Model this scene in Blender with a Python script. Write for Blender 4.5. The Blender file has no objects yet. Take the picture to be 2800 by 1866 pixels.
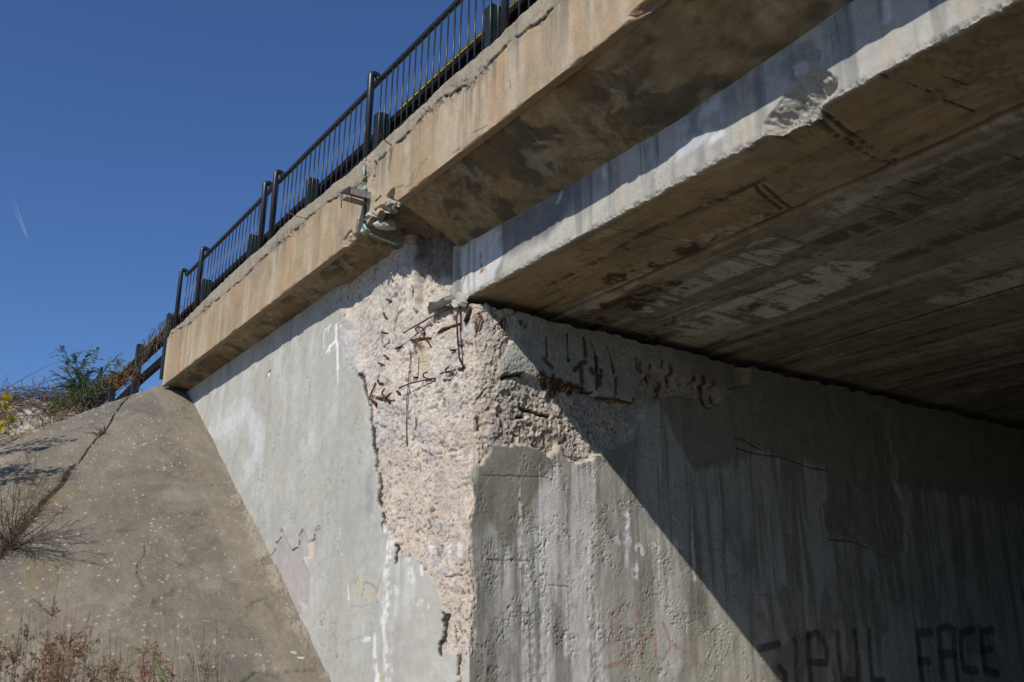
import bpy, math, random
import numpy as np
from mathutils import Vector, Matrix

# ------------------------------------------------------------------ camera, sky, sun, exposure
sc = bpy.context.scene
col = sc.collection
F, CX, CY = 2618.0, 1400.0, 933.0            # focal length and centre in photo pixels (2800 x 1866)
PIT = math.atan(836.6 / F); YAW = math.atan(1889 / 2748.0)
cp, sp, cy_, sy_ = math.cos(PIT), math.sin(PIT), math.cos(YAW), math.sin(YAW)
fwd = Vector((-cy_ * cp, sy_ * cp, sp))
cam = bpy.data.cameras.new('camera'); camo = bpy.data.objects.new('camera', cam); col.objects.link(camo)
camo.location = (0, 0, 0)
camo.rotation_euler = fwd.to_track_quat('-Z', 'Y').to_euler()
cam.sensor_width = 36; cam.lens = F / 2800 * 36; cam.clip_start = .05; cam.clip_end = 9000
cam.dof.use_dof = True; cam.dof.focus_distance = 11.5; cam.dof.aperture_fstop = 5.6
sc.camera = camo

SUN_TO = Vector((0.50, -1.0, 0.92)).normalized()
elev = math.asin(SUN_TO.z); azim = math.atan2(SUN_TO.x, SUN_TO.y)
w = bpy.data.worlds.new('World'); sc.world = w; w.use_nodes = True
nt = w.node_tree; nt.nodes.clear()
sky = nt.nodes.new('ShaderNodeTexSky'); sky.sky_type = 'NISHITA'; sky.sun_disc = False
sky.sun_elevation = elev; sky.sun_rotation = azim
sky.air_density = 1.0; sky.dust_density = 0.15; sky.ozone_density = 2.4; sky.altitude = 300
bg = nt.nodes.new('ShaderNodeBackground'); bg.inputs[1].default_value = 0.075
wo = nt.nodes.new('ShaderNodeOutputWorld')
tint = nt.nodes.new('ShaderNodeMix'); tint.data_type = 'RGBA'; tint.blend_type = 'MULTIPLY'; tint.inputs[0].default_value = 1
tint.inputs[7].default_value = (.75, 1.03, 1.46, 1)
nt.links.new(sky.outputs[0], tint.inputs[6]); nt.links.new(tint.outputs[2], bg.inputs[0]); nt.links.new(bg.outputs[0], wo.inputs[0])
sl = bpy.data.lights.new('sun', 'SUN'); sl.energy = 4.6; sl.angle = math.radians(.5); sl.color = (1.0, .94, .85)
so = bpy.data.objects.new('sun', sl); col.objects.link(so)
so.rotation_euler = (-SUN_TO).to_track_quat('-Z', 'Y').to_euler()
sc.view_settings.view_transform = 'Standard'; sc.view_settings.look = 'None'
sc.view_settings.exposure = 0.0; sc.view_settings.gamma = 1.0
sc.render.engine = 'CYCLES'
sc.cycles.max_bounces = 6; sc.cycles.diffuse_bounces = 4; sc.cycles.glossy_bounces = 2; sc.cycles.transparent_max_bounces = 8
sc.cycles.use_denoising = True

# ------------------------------------------------------------------ photo pixel -> place
def ray(px, py):
    r = px - CX; u = CY - py
    up = u * cp + F * sp; fw = F * cp - u * sp
    return np.array([-cy_ * fw + sy_ * r, sy_ * fw + cy_ * r, up])
def onY(p, Y): d = ray(*p); return d * (Y / d[1])
def onX(p, X): d = ray(*p); return d * (X / d[0])
def onZ(p, Z): d = ray(*p); return d * (Z / d[2])
def proj(X, Y, Z):
    fw = -cy_ * X + sy_ * Y; r = sy_ * X + cy_ * Y
    dep = fw * cp + Z * sp; u = Z * cp - fw * sp
    return CX + F * r / dep, CY - F * u / dep
def Zm(x0, y0, k):                                   # reader for points taken from an enlargement
    return lambda *pts: [(x0 + k * x, y0 + k * y) for x, y in pts]
Z1 = Zm(940, 400, .1913); Z2 = Zm(1000, 680, .1913); Z3 = Zm(880, 840, .1913); Z4 = Zm(900, 1140, .2391)
Z5 = Zm(700, 1400, .2975); Z6 = Zm(1340, 820, .3348); Z7 = Zm(2060, 1640, .3145); Z8 = Zm(0, 850, .2678)
R2 = Zm(0, 1200, .4247); R3 = Zm(400, 300, .4209); R4 = Zm(900, 0, .3826); R7 = Zm(1600, 0, .5739); R8 = Zm(1200, 1200, .68)
D = Zm(0, 0, 1.19)

# ------------------------------------------------------------------ noise and masks
def _h(ix, iy, seed):
    n = (ix.astype(np.int64) * 374761393 + iy.astype(np.int64) * 668265263 + seed * 974711) & 0xffffffff
    n = ((n ^ (n >> 13)) * 1274126177) & 0xffffffff
    n = ((n ^ (n >> 16)) * 2246822519) & 0xffffffff
    return ((n ^ (n >> 15)) & 0xffffff) / float(0xffffff)
def vnoise(x, y, seed=0):
    ix = np.floor(x); iy = np.floor(y); fx = x - ix; fy = y - iy
    fx = fx * fx * fx * (fx * (fx * 6 - 15) + 10); fy = fy * fy * fy * (fy * (fy * 6 - 15) + 10)
    a = _h(ix, iy, seed); b = _h(ix + 1, iy, seed); c = _h(ix, iy + 1, seed); d = _h(ix + 1, iy + 1, seed)
    return (a * (1 - fx) + b * fx) * (1 - fy) + (c * (1 - fx) + d * fx) * fy
def fbm(x, y, seed=0, o=4, g=.5):
    t = 0; a = 1; s = 0
    for i in range(o):
        t = t + a * (vnoise(x * 2 ** i + 17.3 * i, y * 2 ** i - 9.1 * i, seed + i * 31) * 2 - 1); s += a; a *= g
    return t / s                                     # about -1..1
def fbr(x, y, seed=0, o=4, g=.55):                      # the same, each octave turned, for patches without a grain
    t = 0; a = 1; s = 0; x = x + .35 * fbm(x * 1.7 + 3, y * 1.7, seed + 901, 2); y = y + .35 * fbm(x * 1.7, y * 1.7 + 5, seed + 902, 2)
    for i in range(o):
        c, d = math.cos(.7 + 1.1 * i), math.sin(.7 + 1.1 * i)
        t = t + a * (vnoise((x * c - y * d) * 2.03 ** i + 17.3 * i, (x * d + y * c) * 2.03 ** i - 9.1 * i, seed + i * 31) * 2 - 1); s += a; a *= g
    return t / s
def ridged(x, y, seed=0, o=4):
    t = 0; a = 1; s = 0
    for i in range(o):
        t = t + a * (1 - np.abs(vnoise(x * 2 ** i + 5.7 * i, y * 2 ** i + 3.3 * i, seed + 53 * i) * 2 - 1)); s += a; a *= .5
    return t / s
def worley(x, y, seed=0):                            # distance to the nearest of the scattered points, and its random value
    ix = np.floor(x); iy = np.floor(y); best = np.full(x.shape, 9.0); val = np.zeros(x.shape)
    for dx in (-1, 0, 1):
        for dy in (-1, 0, 1):
            gx = ix + dx; gy = iy + dy
            px = gx + _h(gx, gy, seed); py = gy + _h(gx, gy, seed + 7)
            d = np.hypot(px - x, py - y); m = d < best
            best = np.where(m, d, best); val = np.where(m, _h(gx, gy, seed + 13), val)
    return best, val
def facets(x, y, seed=0, tilt=.35):                  # broken faces: each cell a small tilted plane at its own depth
    ix = np.floor(x); iy = np.floor(y); best = np.full(x.shape, 9.0); h = np.zeros(x.shape); sec = np.full(x.shape, 9.0)
    for dx in (-1, 0, 1):
        for dy in (-1, 0, 1):
            gx = ix + dx; gy = iy + dy
            px = gx + _h(gx, gy, seed); py = gy + _h(gx, gy, seed + 7); d = np.hypot(px - x, py - y); m = d < best
            sec = np.where(m, best, np.minimum(sec, d)); best = np.where(m, d, best)
            h = np.where(m, ((x - px) * (_h(gx, gy, seed + 17) - .5) + (y - py) * (_h(gx, gy, seed + 23) - .5)) * 2 * tilt + (_h(gx, gy, seed + 29) - .5) * .5, h)
    return h, sec - best                             # height in cell widths, distance to the next cell
def sstep(a, b, x):
    t = np.clip((x - a) / (b - a), 0, 1); return t * t * (3 - 2 * t)
def seg_dist(P, U, V, closed=False, margin=.6):
    """distance to a polyline, and whether inside when it is closed"""
    P = np.asarray(P, float); out = np.full(U.shape, 99.0); ins = np.zeros(U.shape, bool)
    sel = (U > P[:, 0].min() - margin) & (U < P[:, 0].max() + margin) & (V > P[:, 1].min() - margin) & (V < P[:, 1].max() + margin)
    if not sel.any(): return out, ins
    u = U[sel]; v = V[sel]; d = np.full(u.shape, 99.0); n = np.zeros(u.shape, bool)
    Q = np.vstack([P, P[:1]]) if closed else P
    for (a, b), (c, e) in zip(Q[:-1], Q[1:]):
        dx, dy = c - a, e - b; L = dx * dx + dy * dy + 1e-12
        t = np.clip(((u - a) * dx + (v - b) * dy) / L, 0, 1)
        d = np.minimum(d, np.hypot(u - a - t * dx, v - b - t * dy))
        if closed:
            cond = ((b > v) != (e > v))
            n ^= cond & (u < (c - a) * (v - b) / (e - b + 1e-12) + a)
    out[sel] = d; ins[sel] = n
    return out, ins
def sdpoly(P, U, V, margin=.6):
    d, n = seg_dist(P, U, V, True, margin); return np.where(n, -d, d)
def line(P, U, V, wd, soft=.5, margin=.3):
    d, _ = seg_dist(P, U, V, False, margin); return 1 - sstep(wd * soft, wd, d)
def mixc(C, c, m):
    return C * (1 - m[..., None]) + np.asarray(c, float) * m[..., None]
def lin(r, g, b):
    return tuple(((v / 255 + .055) / 1.055) ** 2.4 if v > 10 else v / 255 / 12.92 for v in (r, g, b))

# ------------------------------------------------------------------ objects
def tag(o, label=None, cat=None, group=None, kind=None):
    if label: o['label'] = label
    if cat: o['category'] = cat
    if group: o['group'] = group
    if kind: o['kind'] = kind
    return o
def empty(name, loc, label=None, cat=None, group=None):
    o = bpy.data.objects.new(name, None); col.objects.link(o); o.location = loc; o.empty_display_size = .2
    return tag(o, label, cat, group)
def link(name, me, mat, parent=None, smooth=True):
    o = bpy.data.objects.new(name, me); col.objects.link(o)
    if mat: me.materials.append(mat)
    if parent:
        o.parent = parent; o.matrix_parent_inverse = Matrix.Translation(-Vector(parent.location))
    if smooth: me.polygons.foreach_set('use_smooth', [True] * len(me.polygons))
    return o
def grid_obj(name, P, C, mat, parent=None, flip=False, smooth=True):
    """P (n,m,3) points, C (n,m,4) own colour and roughness of relief"""
    n, m = P.shape[:2]; me = bpy.data.meshes.new(name)
    idx = np.arange(n * m).reshape(n, m)
    q = np.stack([idx[:-1, :-1], idx[1:, :-1], idx[1:, 1:], idx[:-1, 1:]], -1).reshape(-1, 4)
    if flip: q = q[:, ::-1]
    me.vertices.add(n * m); me.vertices.foreach_set('co', P.reshape(-1).astype(np.float32))
    me.loops.add(q.size); me.loops.foreach_set('vertex_index', q.reshape(-1).astype(np.int32))
    me.polygons.add(len(q)); me.polygons.foreach_set('loop_start', np.arange(0, q.size, 4, dtype=np.int32))
    me.polygons.foreach_set('loop_total', np.full(len(q), 4, np.int32))
    me.update(calc_edges=True); me.validate()
    if C is not None:
        at = me.color_attributes.new('Col', 'FLOAT_COLOR', 'POINT')
        at.data.foreach_set('color', np.clip(C, 0, 1).reshape(-1).astype(np.float32))
    return link(name, me, mat, parent, smooth)
class MB:
    def __init__(s): s.v = []; s.f = []
    def quad(s, a, b, c, d):
        n = len(s.v); s.v += [tuple(a), tuple(b), tuple(c), tuple(d)]; s.f.append((n, n + 1, n + 2, n + 3)); return s
    def poly(s, pts):
        n = len(s.v); s.v += [tuple(p) for p in pts]; s.f.append(tuple(range(n, n + len(pts))))
    def box(s, lo, hi, M=None):
        n = len(s.v)
        for z in (lo[2], hi[2]):
            for x, y in ((lo[0], lo[1]), (hi[0], lo[1]), (hi[0], hi[1]), (lo[0], hi[1])):
                p = Vector((x, y, z)); s.v.append(tuple(M @ p if M else p))
        for f in ((3, 2, 1, 0), (4, 5, 6, 7), (0, 1, 5, 4), (1, 2, 6, 5), (2, 3, 7, 6), (3, 0, 4, 7)):
            s.f.append(tuple(n + i for i in f))
        return s
    def tube(s, pts, rad, sides=8, jit=0, rng=random):
        pts = [Vector(p) for p in pts]; k = len(pts)
        rad = list(rad) if hasattr(rad, '__len__') else [rad] * k
        n0 = len(s.v); t0 = (pts[1] - pts[0]).normalized()
        a = t0.orthogonal().normalized()
        for i, p in enumerate(pts):
            t = ((pts[min(i + 1, k - 1)] - pts[max(i - 1, 0)])).normalized()
            a = (a - t * a.dot(t)); a = a.normalized() if a.length > 1e-6 else t.orthogonal().normalized()
            b = t.cross(a)
            for j in range(sides):
                an = 2 * math.pi * j / sides; r = rad[i] * (1 + jit * (rng.random() - .5) * 2)
                s.v.append(tuple(p + a * math.cos(an) * r + b * math.sin(an) * r))
        for i in range(k - 1):
            for j in range(sides):
                q = n0 + i * sides
                s.f.append((q + j, q + (j + 1) % sides, q + sides + (j + 1) % sides, q + sides + j))
        s.f.append(tuple(n0 + j for j in range(sides))[::-1]); s.f.append(tuple(n0 + (k - 1) * sides + j for j in range(sides)))
        return s
    def build(s, name, mat, parent=None, smooth=False):
        me = bpy.data.meshes.new(name); me.from_pydata(s.v, [], s.f); me.update()
        return link(name, me, mat, parent, smooth)

# ------------------------------------------------------------------ materials
def newmat(name):
    m = bpy.data.materials.new(name); m.use_nodes = True; t = m.node_tree; t.nodes.clear()
    out = t.nodes.new('ShaderNodeOutputMaterial'); b = t.nodes.new('ShaderNodeBsdfPrincipled')
    t.links.new(b.outputs[0], out.inputs[0]); return m, t, b
def N(t, typ, **kw):
    n = t.nodes.new(typ)
    for k, v in kw.items():
        if k.startswith('_'): setattr(n, k[1:], v)
        else: n.inputs[k].default_value = v
    return n
def math_(t, op, a, b=None):
    n = t.nodes.new('ShaderNodeMath'); n.operation = op
    for i, x in enumerate((a, b)):
        if x is None: continue
        if isinstance(x, (int, float)): n.inputs[i].default_value = x
        else: t.links.new(x, n.inputs[i])
    return n.outputs[0]
def concrete(name, fine=70, amp=.5, bump=.006, speck=0, speck_scale=60, rough=.92, mid=9, midamp=.25, stretch=(1, 1, 1)):
    m, t, b = newmat(name); L = t.links.new
    at = N(t, 'ShaderNodeAttribute', _attribute_name='Col')
    tc = N(t, 'ShaderNodeTexCoord'); mp = N(t, 'ShaderNodeMapping'); mp.inputs['Scale'].default_value = stretch
    L(tc.outputs['Object'], mp.inputs[0]); co = mp.outputs[0]
    n1 = N(t, 'ShaderNodeTexNoise', Scale=fine, Detail=5.0, Roughness=.65); L(co, n1.inputs['Vector'])
    n2 = N(t, 'ShaderNodeTexNoise', Scale=mid, Detail=6.0, Roughness=.6); L(co, n2.inputs['Vector'])
    n3 = N(t, 'ShaderNodeTexNoise', Scale=fine * 3.1, Detail=3.0); L(tc.outputs['Object'], n3.inputs['Vector'])
    # multiply factor = 1 + amp*a*(n1-.5)*2 + midamp*(n2-.5)*2
    f1 = math_(t, 'MULTIPLY', math_(t, 'MULTIPLY', math_(t, 'SUBTRACT', n1.outputs[0], .5), amp * 2), math_(t, 'ADD', at.outputs['Alpha'], .3))
    f2 = math_(t, 'MULTIPLY', math_(t, 'SUBTRACT', n2.outputs[0], .5), midamp * 2)
    fac = math_(t, 'ADD', math_(t, 'ADD', f1, f2), 1.0)
    vm = N(t, 'ShaderNodeVectorMath', _operation='SCALE'); L(at.outputs['Color'], vm.inputs[0]); L(fac, vm.inputs['Scale'])
    cout = vm.outputs[0]; hgt = math_(t, 'ADD', n1.outputs[0], math_(t, 'MULTIPLY', n3.outputs[0], .4))
    if speck:
        vo = N(t, 'ShaderNodeTexVoronoi', Scale=speck_scale, Randomness=1.0); L(tc.outputs['Object'], vo.inputs['Vector'])
        sepc = N(t, 'ShaderNodeSeparateColor'); L(vo.outputs['Color'], sepc.inputs[0])
        near = N(t, 'ShaderNodeMapRange'); near.inputs[1].default_value = .42; near.inputs[2].default_value = .28
        ncl = N(t, 'ShaderNodeTexNoise', Scale=2.2, Detail=3.0); L(tc.outputs['Object'], ncl.inputs['Vector'])
        dv = math_(t, 'ADD', vo.outputs['Distance'], math_(t, 'MULTIPLY', sepc.outputs[2], .22)); dv = math_(t, 'ADD', dv, math_(t, 'MULTIPLY', math_(t, 'SUBTRACT', .5, ncl.outputs[0]), .55)); L(dv, near.inputs[0])
        pick = math_(t, 'GREATER_THAN', sepc.outputs[0], 1 - speck)
        msk = math_(t, 'MULTIPLY', near.outputs[0], pick)
        msk = math_(t, 'MULTIPLY', msk, math_(t, 'ADD', math_(t, 'MULTIPLY', at.outputs['Alpha'], .85), .1))
        rp = N(t, 'ShaderNodeValToRGB'); e = rp.color_ramp.elements
        e[0].color = (.10, .10, .11, 1); e[1].color = (.62, .56, .48, 1)
        e2 = rp.color_ramp.elements.new(.35); e2.color = (.42, .36, .29, 1)
        e3 = rp.color_ramp.elements.new(.6); e3.color = (.52, .36, .20, 1)
        e4 = rp.color_ramp.elements.new(.75); e4.color = (.58, .56, .54, 1)
        L(sepc.outputs[1], rp.inputs[0])
        mx = N(t, 'ShaderNodeMix', _data_type='RGBA'); L(msk, mx.inputs[0]); L(cout, mx.inputs[6]); L(rp.outputs[0], mx.inputs[7]); cout = mx.outputs[2]
        hgt = math_(t, 'ADD', hgt, math_(t, 'MULTIPLY', msk, .35))
    L(cout, b.inputs['Base Color']); b.inputs['Roughness'].default_value = rough
    b.inputs['Specular IOR Level'].default_value = .25
    bp = N(t, 'ShaderNodeBump', Distance=bump); bp.inputs['Strength'].default_value = 1
    L(math_(t, 'MULTIPLY', hgt, math_(t, 'ADD', at.outputs['Alpha'], .12)), bp.inputs['Height']); L(bp.outputs[0], b.inputs['Normal'])
    return m
def simple(name, c1, c2, scale=12, rough=.7, metal=0, bump=0, spec=.4, detail=5, trans=0):
    m, t, b = newmat(name); L = t.links.new
    tc = N(t, 'ShaderNodeTexCoord')
    n = N(t, 'ShaderNodeTexNoise', Scale=scale, Detail=float(detail), Roughness=.65); L(tc.outputs['Object'], n.inputs['Vector'])
    r = N(t, 'ShaderNodeValToRGB'); r.color_ramp.elements[0].position = .35; r.color_ramp.elements[1].position = .65
    r.color_ramp.elements[0].color = (*c1, 1); r.color_ramp.elements[1].color = (*c2, 1)
    L(n.outputs[0], r.inputs[0]); L(r.outputs[0], b.inputs['Base Color'])
    b.inputs['Roughness'].default_value = rough; b.inputs['Metallic'].default_value = metal; b.inputs['Specular IOR Level'].default_value = spec
    if bump:
        bp = N(t, 'ShaderNodeBump', Distance=bump); L(n.outputs[0], bp.inputs['Height']); L(bp.outputs[0], b.inputs['Normal'])
    if trans:
        tr = N(t, 'ShaderNodeBsdfTranslucent'); L(r.outputs[0], tr.inputs[0]); mx = N(t, 'ShaderNodeMixShader', Fac=trans)
        L(b.outputs[0], mx.inputs[1]); L(tr.outputs[0], mx.inputs[2]); L(mx.outputs[0], t.nodes['Material Output'].inputs[0])
    return m
M_wall = concrete('weathered_plaster', 75, .42, .012, speck=.35, speck_scale=70)
M_fascia = concrete('ochre_concrete', 60, .35, .008, stretch=(1, 1, .45))
M_soffit = concrete('soffit_concrete', 40, .40, .006, stretch=(1, .5, 1), midamp=.4)
M_beam = concrete('girder_concrete', 70, .30, .008)
M_slope = concrete('slope_concrete', 45, .45, .010, speck=.16, speck_scale=52, mid=3, midamp=.35)
M_mortar = simple('grey_mortar', (.30, .29, .25), (.38, .37, .33), 30, .95, bump=.006)
M_chunk = simple('broken_concrete', (.30, .28, .25), (.46, .43, .39), 25, .95, bump=.01)
M_rust = simple('rusted_steel', (.075, .030, .016), (.19, .075, .030), 60, .9, bump=.003, spec=.2)
M_darkrust = simple('dark_rusted_steel', (.045, .022, .016), (.11, .045, .022), 50, .9, bump=.003, spec=.2)
M_paint = simple('dark_painted_steel', (.012, .013, .018), (.020, .021, .027), 30, .38, spec=.5, bump=.0006)
M_guard = simple('weathered_guard_steel', (.005, .004, .004), (.012, .008, .006), 8, .8, spec=.15)
M_gpost = simple('green_black_steel', (.008, .012, .011), (.016, .024, .020), 10, .5, spec=.4)
M_yel = simple('yellow_edge_paint', (.50, .43, .05), (.62, .55, .10), 9, .6)
M_mint = simple('mint_sealant', (.20, .33, .28), (.34, .50, .43), 20, .7)
M_zinc = simple('grey_weathered_steel', (.17, .17, .17), (.30, .29, .28), 18, .7, bump=.002)
M_asph = simple('asphalt', (.085, .082, .075), (.12, .115, .10), 40, .95, bump=.01)
M_ground = simple('dry_ground', (.19, .16, .11), (.28, .235, .165), 1.5, 1.0, bump=.03)


# ------------------------------------------------------------------ abutment: wing face (towards the light) and face under the bridge
XC, YC, YW, XR = -8.16, 5.12, 4.74, -9.4
LR = math.hypot(XC - XR, YC - YW)
def wing(p):                                           # photo pixel -> (run along the wall, height) on the wing face
    q = onY(p, YW)
    if q[0] <= XR: return (-(LR + XR - q[0]), q[2])
    d = ray(*p); ux, uy = XC - XR, YC - YW
    # t*d.x = XR + a*ux ; t*d.y = YW + a*uy
    A = np.array([[d[0], -ux], [d[1], -uy]]); t, a = np.linalg.solve(A, [XR, YW])
    return (-(1 - a) * LR, t * d[2])
def inner(p):                                          # the same on the face under the bridge
    q = onX(p, XC); return (q[1] - YC, q[2])
def WL(pts): return [wing(p) for p in pts]
def WR(pts): return [inner(p) for p in pts]
def W(pts): return [wing(p) if p[0] < 1288 else inner(p) for p in pts]

def spaced(fine, px, step):                            # positions about `step` photo pixels apart
    a = np.concatenate([[0], np.cumsum(np.abs(np.diff(px)))]); n = int(a[-1] / step)
    return np.interp(np.linspace(0, a[-1], n), a, fine)
sf = np.linspace(-(LR + 10.4), 0, 6000)
def wing_xy(s):
    a = np.clip(1 + s / LR, 0, None)
    X = np.where(s >= -LR, XR + a * (XC - XR), XR + (s + LR)); Y = np.where(s >= -LR, YW + a * (YC - YW), YW)
    return X, Y
X_, Y_ = wing_xy(sf); sL = spaced(sf, proj(X_, Y_, 1.5)[0], 2.3)
sf = np.linspace(.0, 15.5, 8000); sR = np.concatenate([spaced(sf, proj(XC, YC + sf, 1.5)[0], 2.3), np.linspace(15.6, 36, 40)])
s1 = np.concatenate([sL, sR[1:]]); nL = len(sL)
NR = 540
X1, Y1 = wing_xy(np.minimum(s1, 0)); Y1 = np.where(s1 > 0, YC + s1, Y1)
nl = np.array([(YC - YW), -(XC - XR)]) / LR            # outward on the ramp
wr = sstep(-LR - .1, -LR + .1, s1)
nx = nl[0] * wr; ny = nl[1] * wr - (1 - wr)
wc = sstep(-.12, .12, s1); nx = nx * (1 - wc) + wc; ny = ny * (1 - wc)
ll = np.hypot(nx, ny); nx /= ll; ny /= ll
top = np.where(s1 < -.32, 4.62, 4.62 + (3.545 - 4.62) * sstep(-.32, -.24, s1))
top = top - .055 * sstep(-.1, .5, s1) * (1 + .9 * fbm(s1 * 5, s1 * 0, 5, 5)) * (s1 > -.2)
U = np.repeat(s1[:, None], NR, 1); V = np.concatenate([np.repeat(np.linspace(-1.75, 3.44, 470)[None], len(s1), 0), 3.45 + (top[:, None] - 3.45) * np.linspace(0, 1, NR - 470)[None]], 1)
left = U < 0
def warp(a, sc_, seed): return a * fbm(U * sc_, V * sc_, seed, 3), a * fbm(U * sc_, V * sc_, seed + 3, 3)
wx, wy = warp(.045, 7, 21); wx2, wy2 = warp(.014, 28, 41); Uw, Vw = U + wx + wx2, V + wy + wy2
wx3, wy3 = warp(.012, 20, 61); Us, Vs = U + wx3, V + wy3
n_big = fbr(U * 1.1, V * 1.1, 1, 4); n_mid = fbr(U * 5, V * 5, 2, 4); n_fine = fbm(U * 22, V * 22, 3, 3)
drip = fbm(U * 9, V * .7, 4, 4); drip2 = fbm(U * 24, V * 1.1, 8, 3); drip3 = fbm(U * 3.5, V * .35, 9, 3)

# --- wing face
sp_left = WL([(915, 640), (921, 780), (918, 812)] + Z3((215, 15), (270, 110), (288, 175), (235, 255), (240, 330), (244, 450), (330, 580), (335, 700),
              (400, 850), (460, 910), (545, 960), (570, 1030), (600, 1100), (630, 1200), (650, 1280), (690, 1370), (705, 1430), (700, 1560))
              + Z4((490, 200), (520, 330), (512, 430), (510, 580), (550, 650), (540, 800), (560, 930), (572, 1010), (600, 1100), (610, 1200), (625, 1250), (680, 1340), (715, 1390), (740, 1450), (770, 1520))
              + Z5((1275, 380), (1272, 470), (1330, 430), (1390, 410), (1480, 440), (1545, 560), (1620, 605), (1660, 690), (1690, 850), (1728, 950), (1722, 1100),
                   (1700, 1240), (1692, 1330), (1770, 1255), (1850, 1320), (1845, 1500), (1840, 1620), (1880, 1620), (1900, 1450), (1945, 1330), (1960, 1180), (2000, 1000))
              + [(1287, 1640), (1287, 1200), (1285, 900), (1280, 640)])
sp_left[-4:] = [(.6, -.2), (.6, 1.5), (.6, 3), (.6, 5)]
dl = sdpoly(sp_left, Uw, Vw, 1.2)
# --- face under the bridge: exposed aggregate between the cap band and the render below
sp_right = [(-.5, 3.6), (-.5, .2)] + WR(Z5((2006, 1330), (2010, 1100), (2010, 850), (2003, 600), (2000, 300), (2003, 100)) + Z4((1650, 1300), (1640, 900), (1632, 720), (1645, 610), (1680, 560), (1780, 480), (1890, 390), (1895, 300))
            + Z6((40, 1190), (130, 1165), (220, 1175), (300, 1195), (400, 1210), (440, 1222), (490, 1290), (545, 1230), (590, 1180), (630, 1300), (720, 1330), (830, 1280), (900, 1250),
                 (950, 1205), (1110, 1180), (1180, 1110), (1230, 980), (1290, 860), (1340, 800), (1500, 790), (1650, 790), (1770, 870), (1880, 860), (1990, 740)))
q = WR([(2006, 1060)])[0]; sp_right += [(q[0] + .3, q[1] + .1), (q[0] + .4, 3.8), (0, 3.8)]
dr = sdpoly(sp_right, Uw, Vw, 1.2)
cap = WR(Z6((185, 325), (110, 440), (80, 500), (68, 600), (110, 632), (190, 612), (270, 600), (320, 650), (385, 655), (410, 650), (500, 655), (620, 705), (760, 738), (850, 758), (900, 790), (1000, 803), (1110, 832), (1180, 842), (1200, 700), (1330, 560), (1500, 620), (1740, 690), (1990, 720))) 
cap += [(cap[-1][0] + .2, 3.9), (cap[0][0] + .05, 3.9)]
dc = sdpoly(cap, Uw, Vw, 1.2)
patch = WR(D((2003, 935), (2045, 950), (2040, 1000), (2060, 1060), (2058, 1110), (2080, 1180), (2088, 1262), (2062, 1292), (2020, 1275), (1985, 1240), (1940, 1228), (1905, 1240), (1895, 1170), (1935, 1080), (1962, 1040)))
dp = sdpoly(patch, Uw, Vw, 1.0)
E_ = .012
spL = (1 - sstep(-E_, E_, dl)) * left
spR = (1 - sstep(-E_, E_, dr)) * (1 - (1 - sstep(-E_, E_, dc))) * (~left)
spP = (1 - sstep(-.06, .05, dp + .05 * n_mid)) * (~left)
capM = (1 - sstep(-E_, E_, dc)) * (1 - sstep(-.03, .03, dr)) * (~left) * (1 - sstep(2.2, 3.6, U + .3 * wx / .045))
# the corner itself carries the rubble of both faces
bare = np.maximum(np.maximum(spL, spR), spP)

lumps = ridged(U * 9 + n_mid, V * 9, 11, 4) - .55; grit = fbm(U * 34, V * 34, 13, 3); wd_, wv_ = worley(U * 26, V * 26, 17); wd2, wv2 = worley(U * 11, V * 11, 19)
stones = np.clip(.42 - wd_, 0, 1) * (wv_ > .45); big = np.clip(.40 - wd2, 0, 1) * (wv2 > .7)
fw_ = .5 * fbr(U * 4, V * 4, 71, 3); f1_, e1_ = facets(U * 6 + fw_, V * 5 + fw_, 72); f2_, e2_ = facets(U * 15 + fw_ * 2, V * 14 - fw_, 73, .45); f3_, e3_ = facets(U * 40 + fw_ * 3, V * 36, 74, .5)
fac = (.05 * f1_ + .022 * f2_ + .010 * f3_); mixn = sstep(-.35, .35, fbr(U * 2.2, V * 2.2, 75, 3))
rough_l = .020 * fbr(U * 3, V * 3, 14, 4) + (.35 + .65 * mixn) * fac + .006 * lumps + .005 * grit + .010 * stones + .014 * big
rough_r = .016 * fbr(U * 4, V * 4, 15, 4) + .8 * fac + .012 * lumps + .008 * grit + .012 * stones + .020 * big
pit = sstep(.68, .90, vnoise(U * 44 + 3 * n_mid, V * 36, 81)) * sstep(-.45, .25, fbm(U * 3, V * 3, 82, 3)); pit2 = sstep(.62, .85, vnoise(U * 70, V * 60, 83)); jit = np.random.default_rng(5).random(U.shape) * 2 - 1
lower = sstep(2.4, 1.6, V)                              # lower part of the bare strip on the wing is smoother
disp = .006 * n_big + .003 * n_mid
inl = sstep(.0, .30, -dl)
disp = disp + spL * (-.010 - .040 * inl * (1 - .6 * sstep(-.45, -.02, U)) + rough_l * (1 - .45 * lower) - .015 * pit - .006 * pit2)
depthR = .075
disp = disp + spR * (-depthR * sstep(.05, 1.3, U) - .02 + rough_r * (1 - .5 * sstep(.9, 2.5, U)) - .015 * pit - .006 * pit2)
disp = disp + spP * (-.03 + .02 * fbm(U * 6, V * 3, 77, 4) + .01 * grit)
disp = disp + capM * (.012 * sstep(0, .12, -dc) + .012 * fbr(U * 3, V * 3, 23, 4) + .006 * fbr(U * 12, V * 12, 24, 4) - .010 * pit2)
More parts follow.
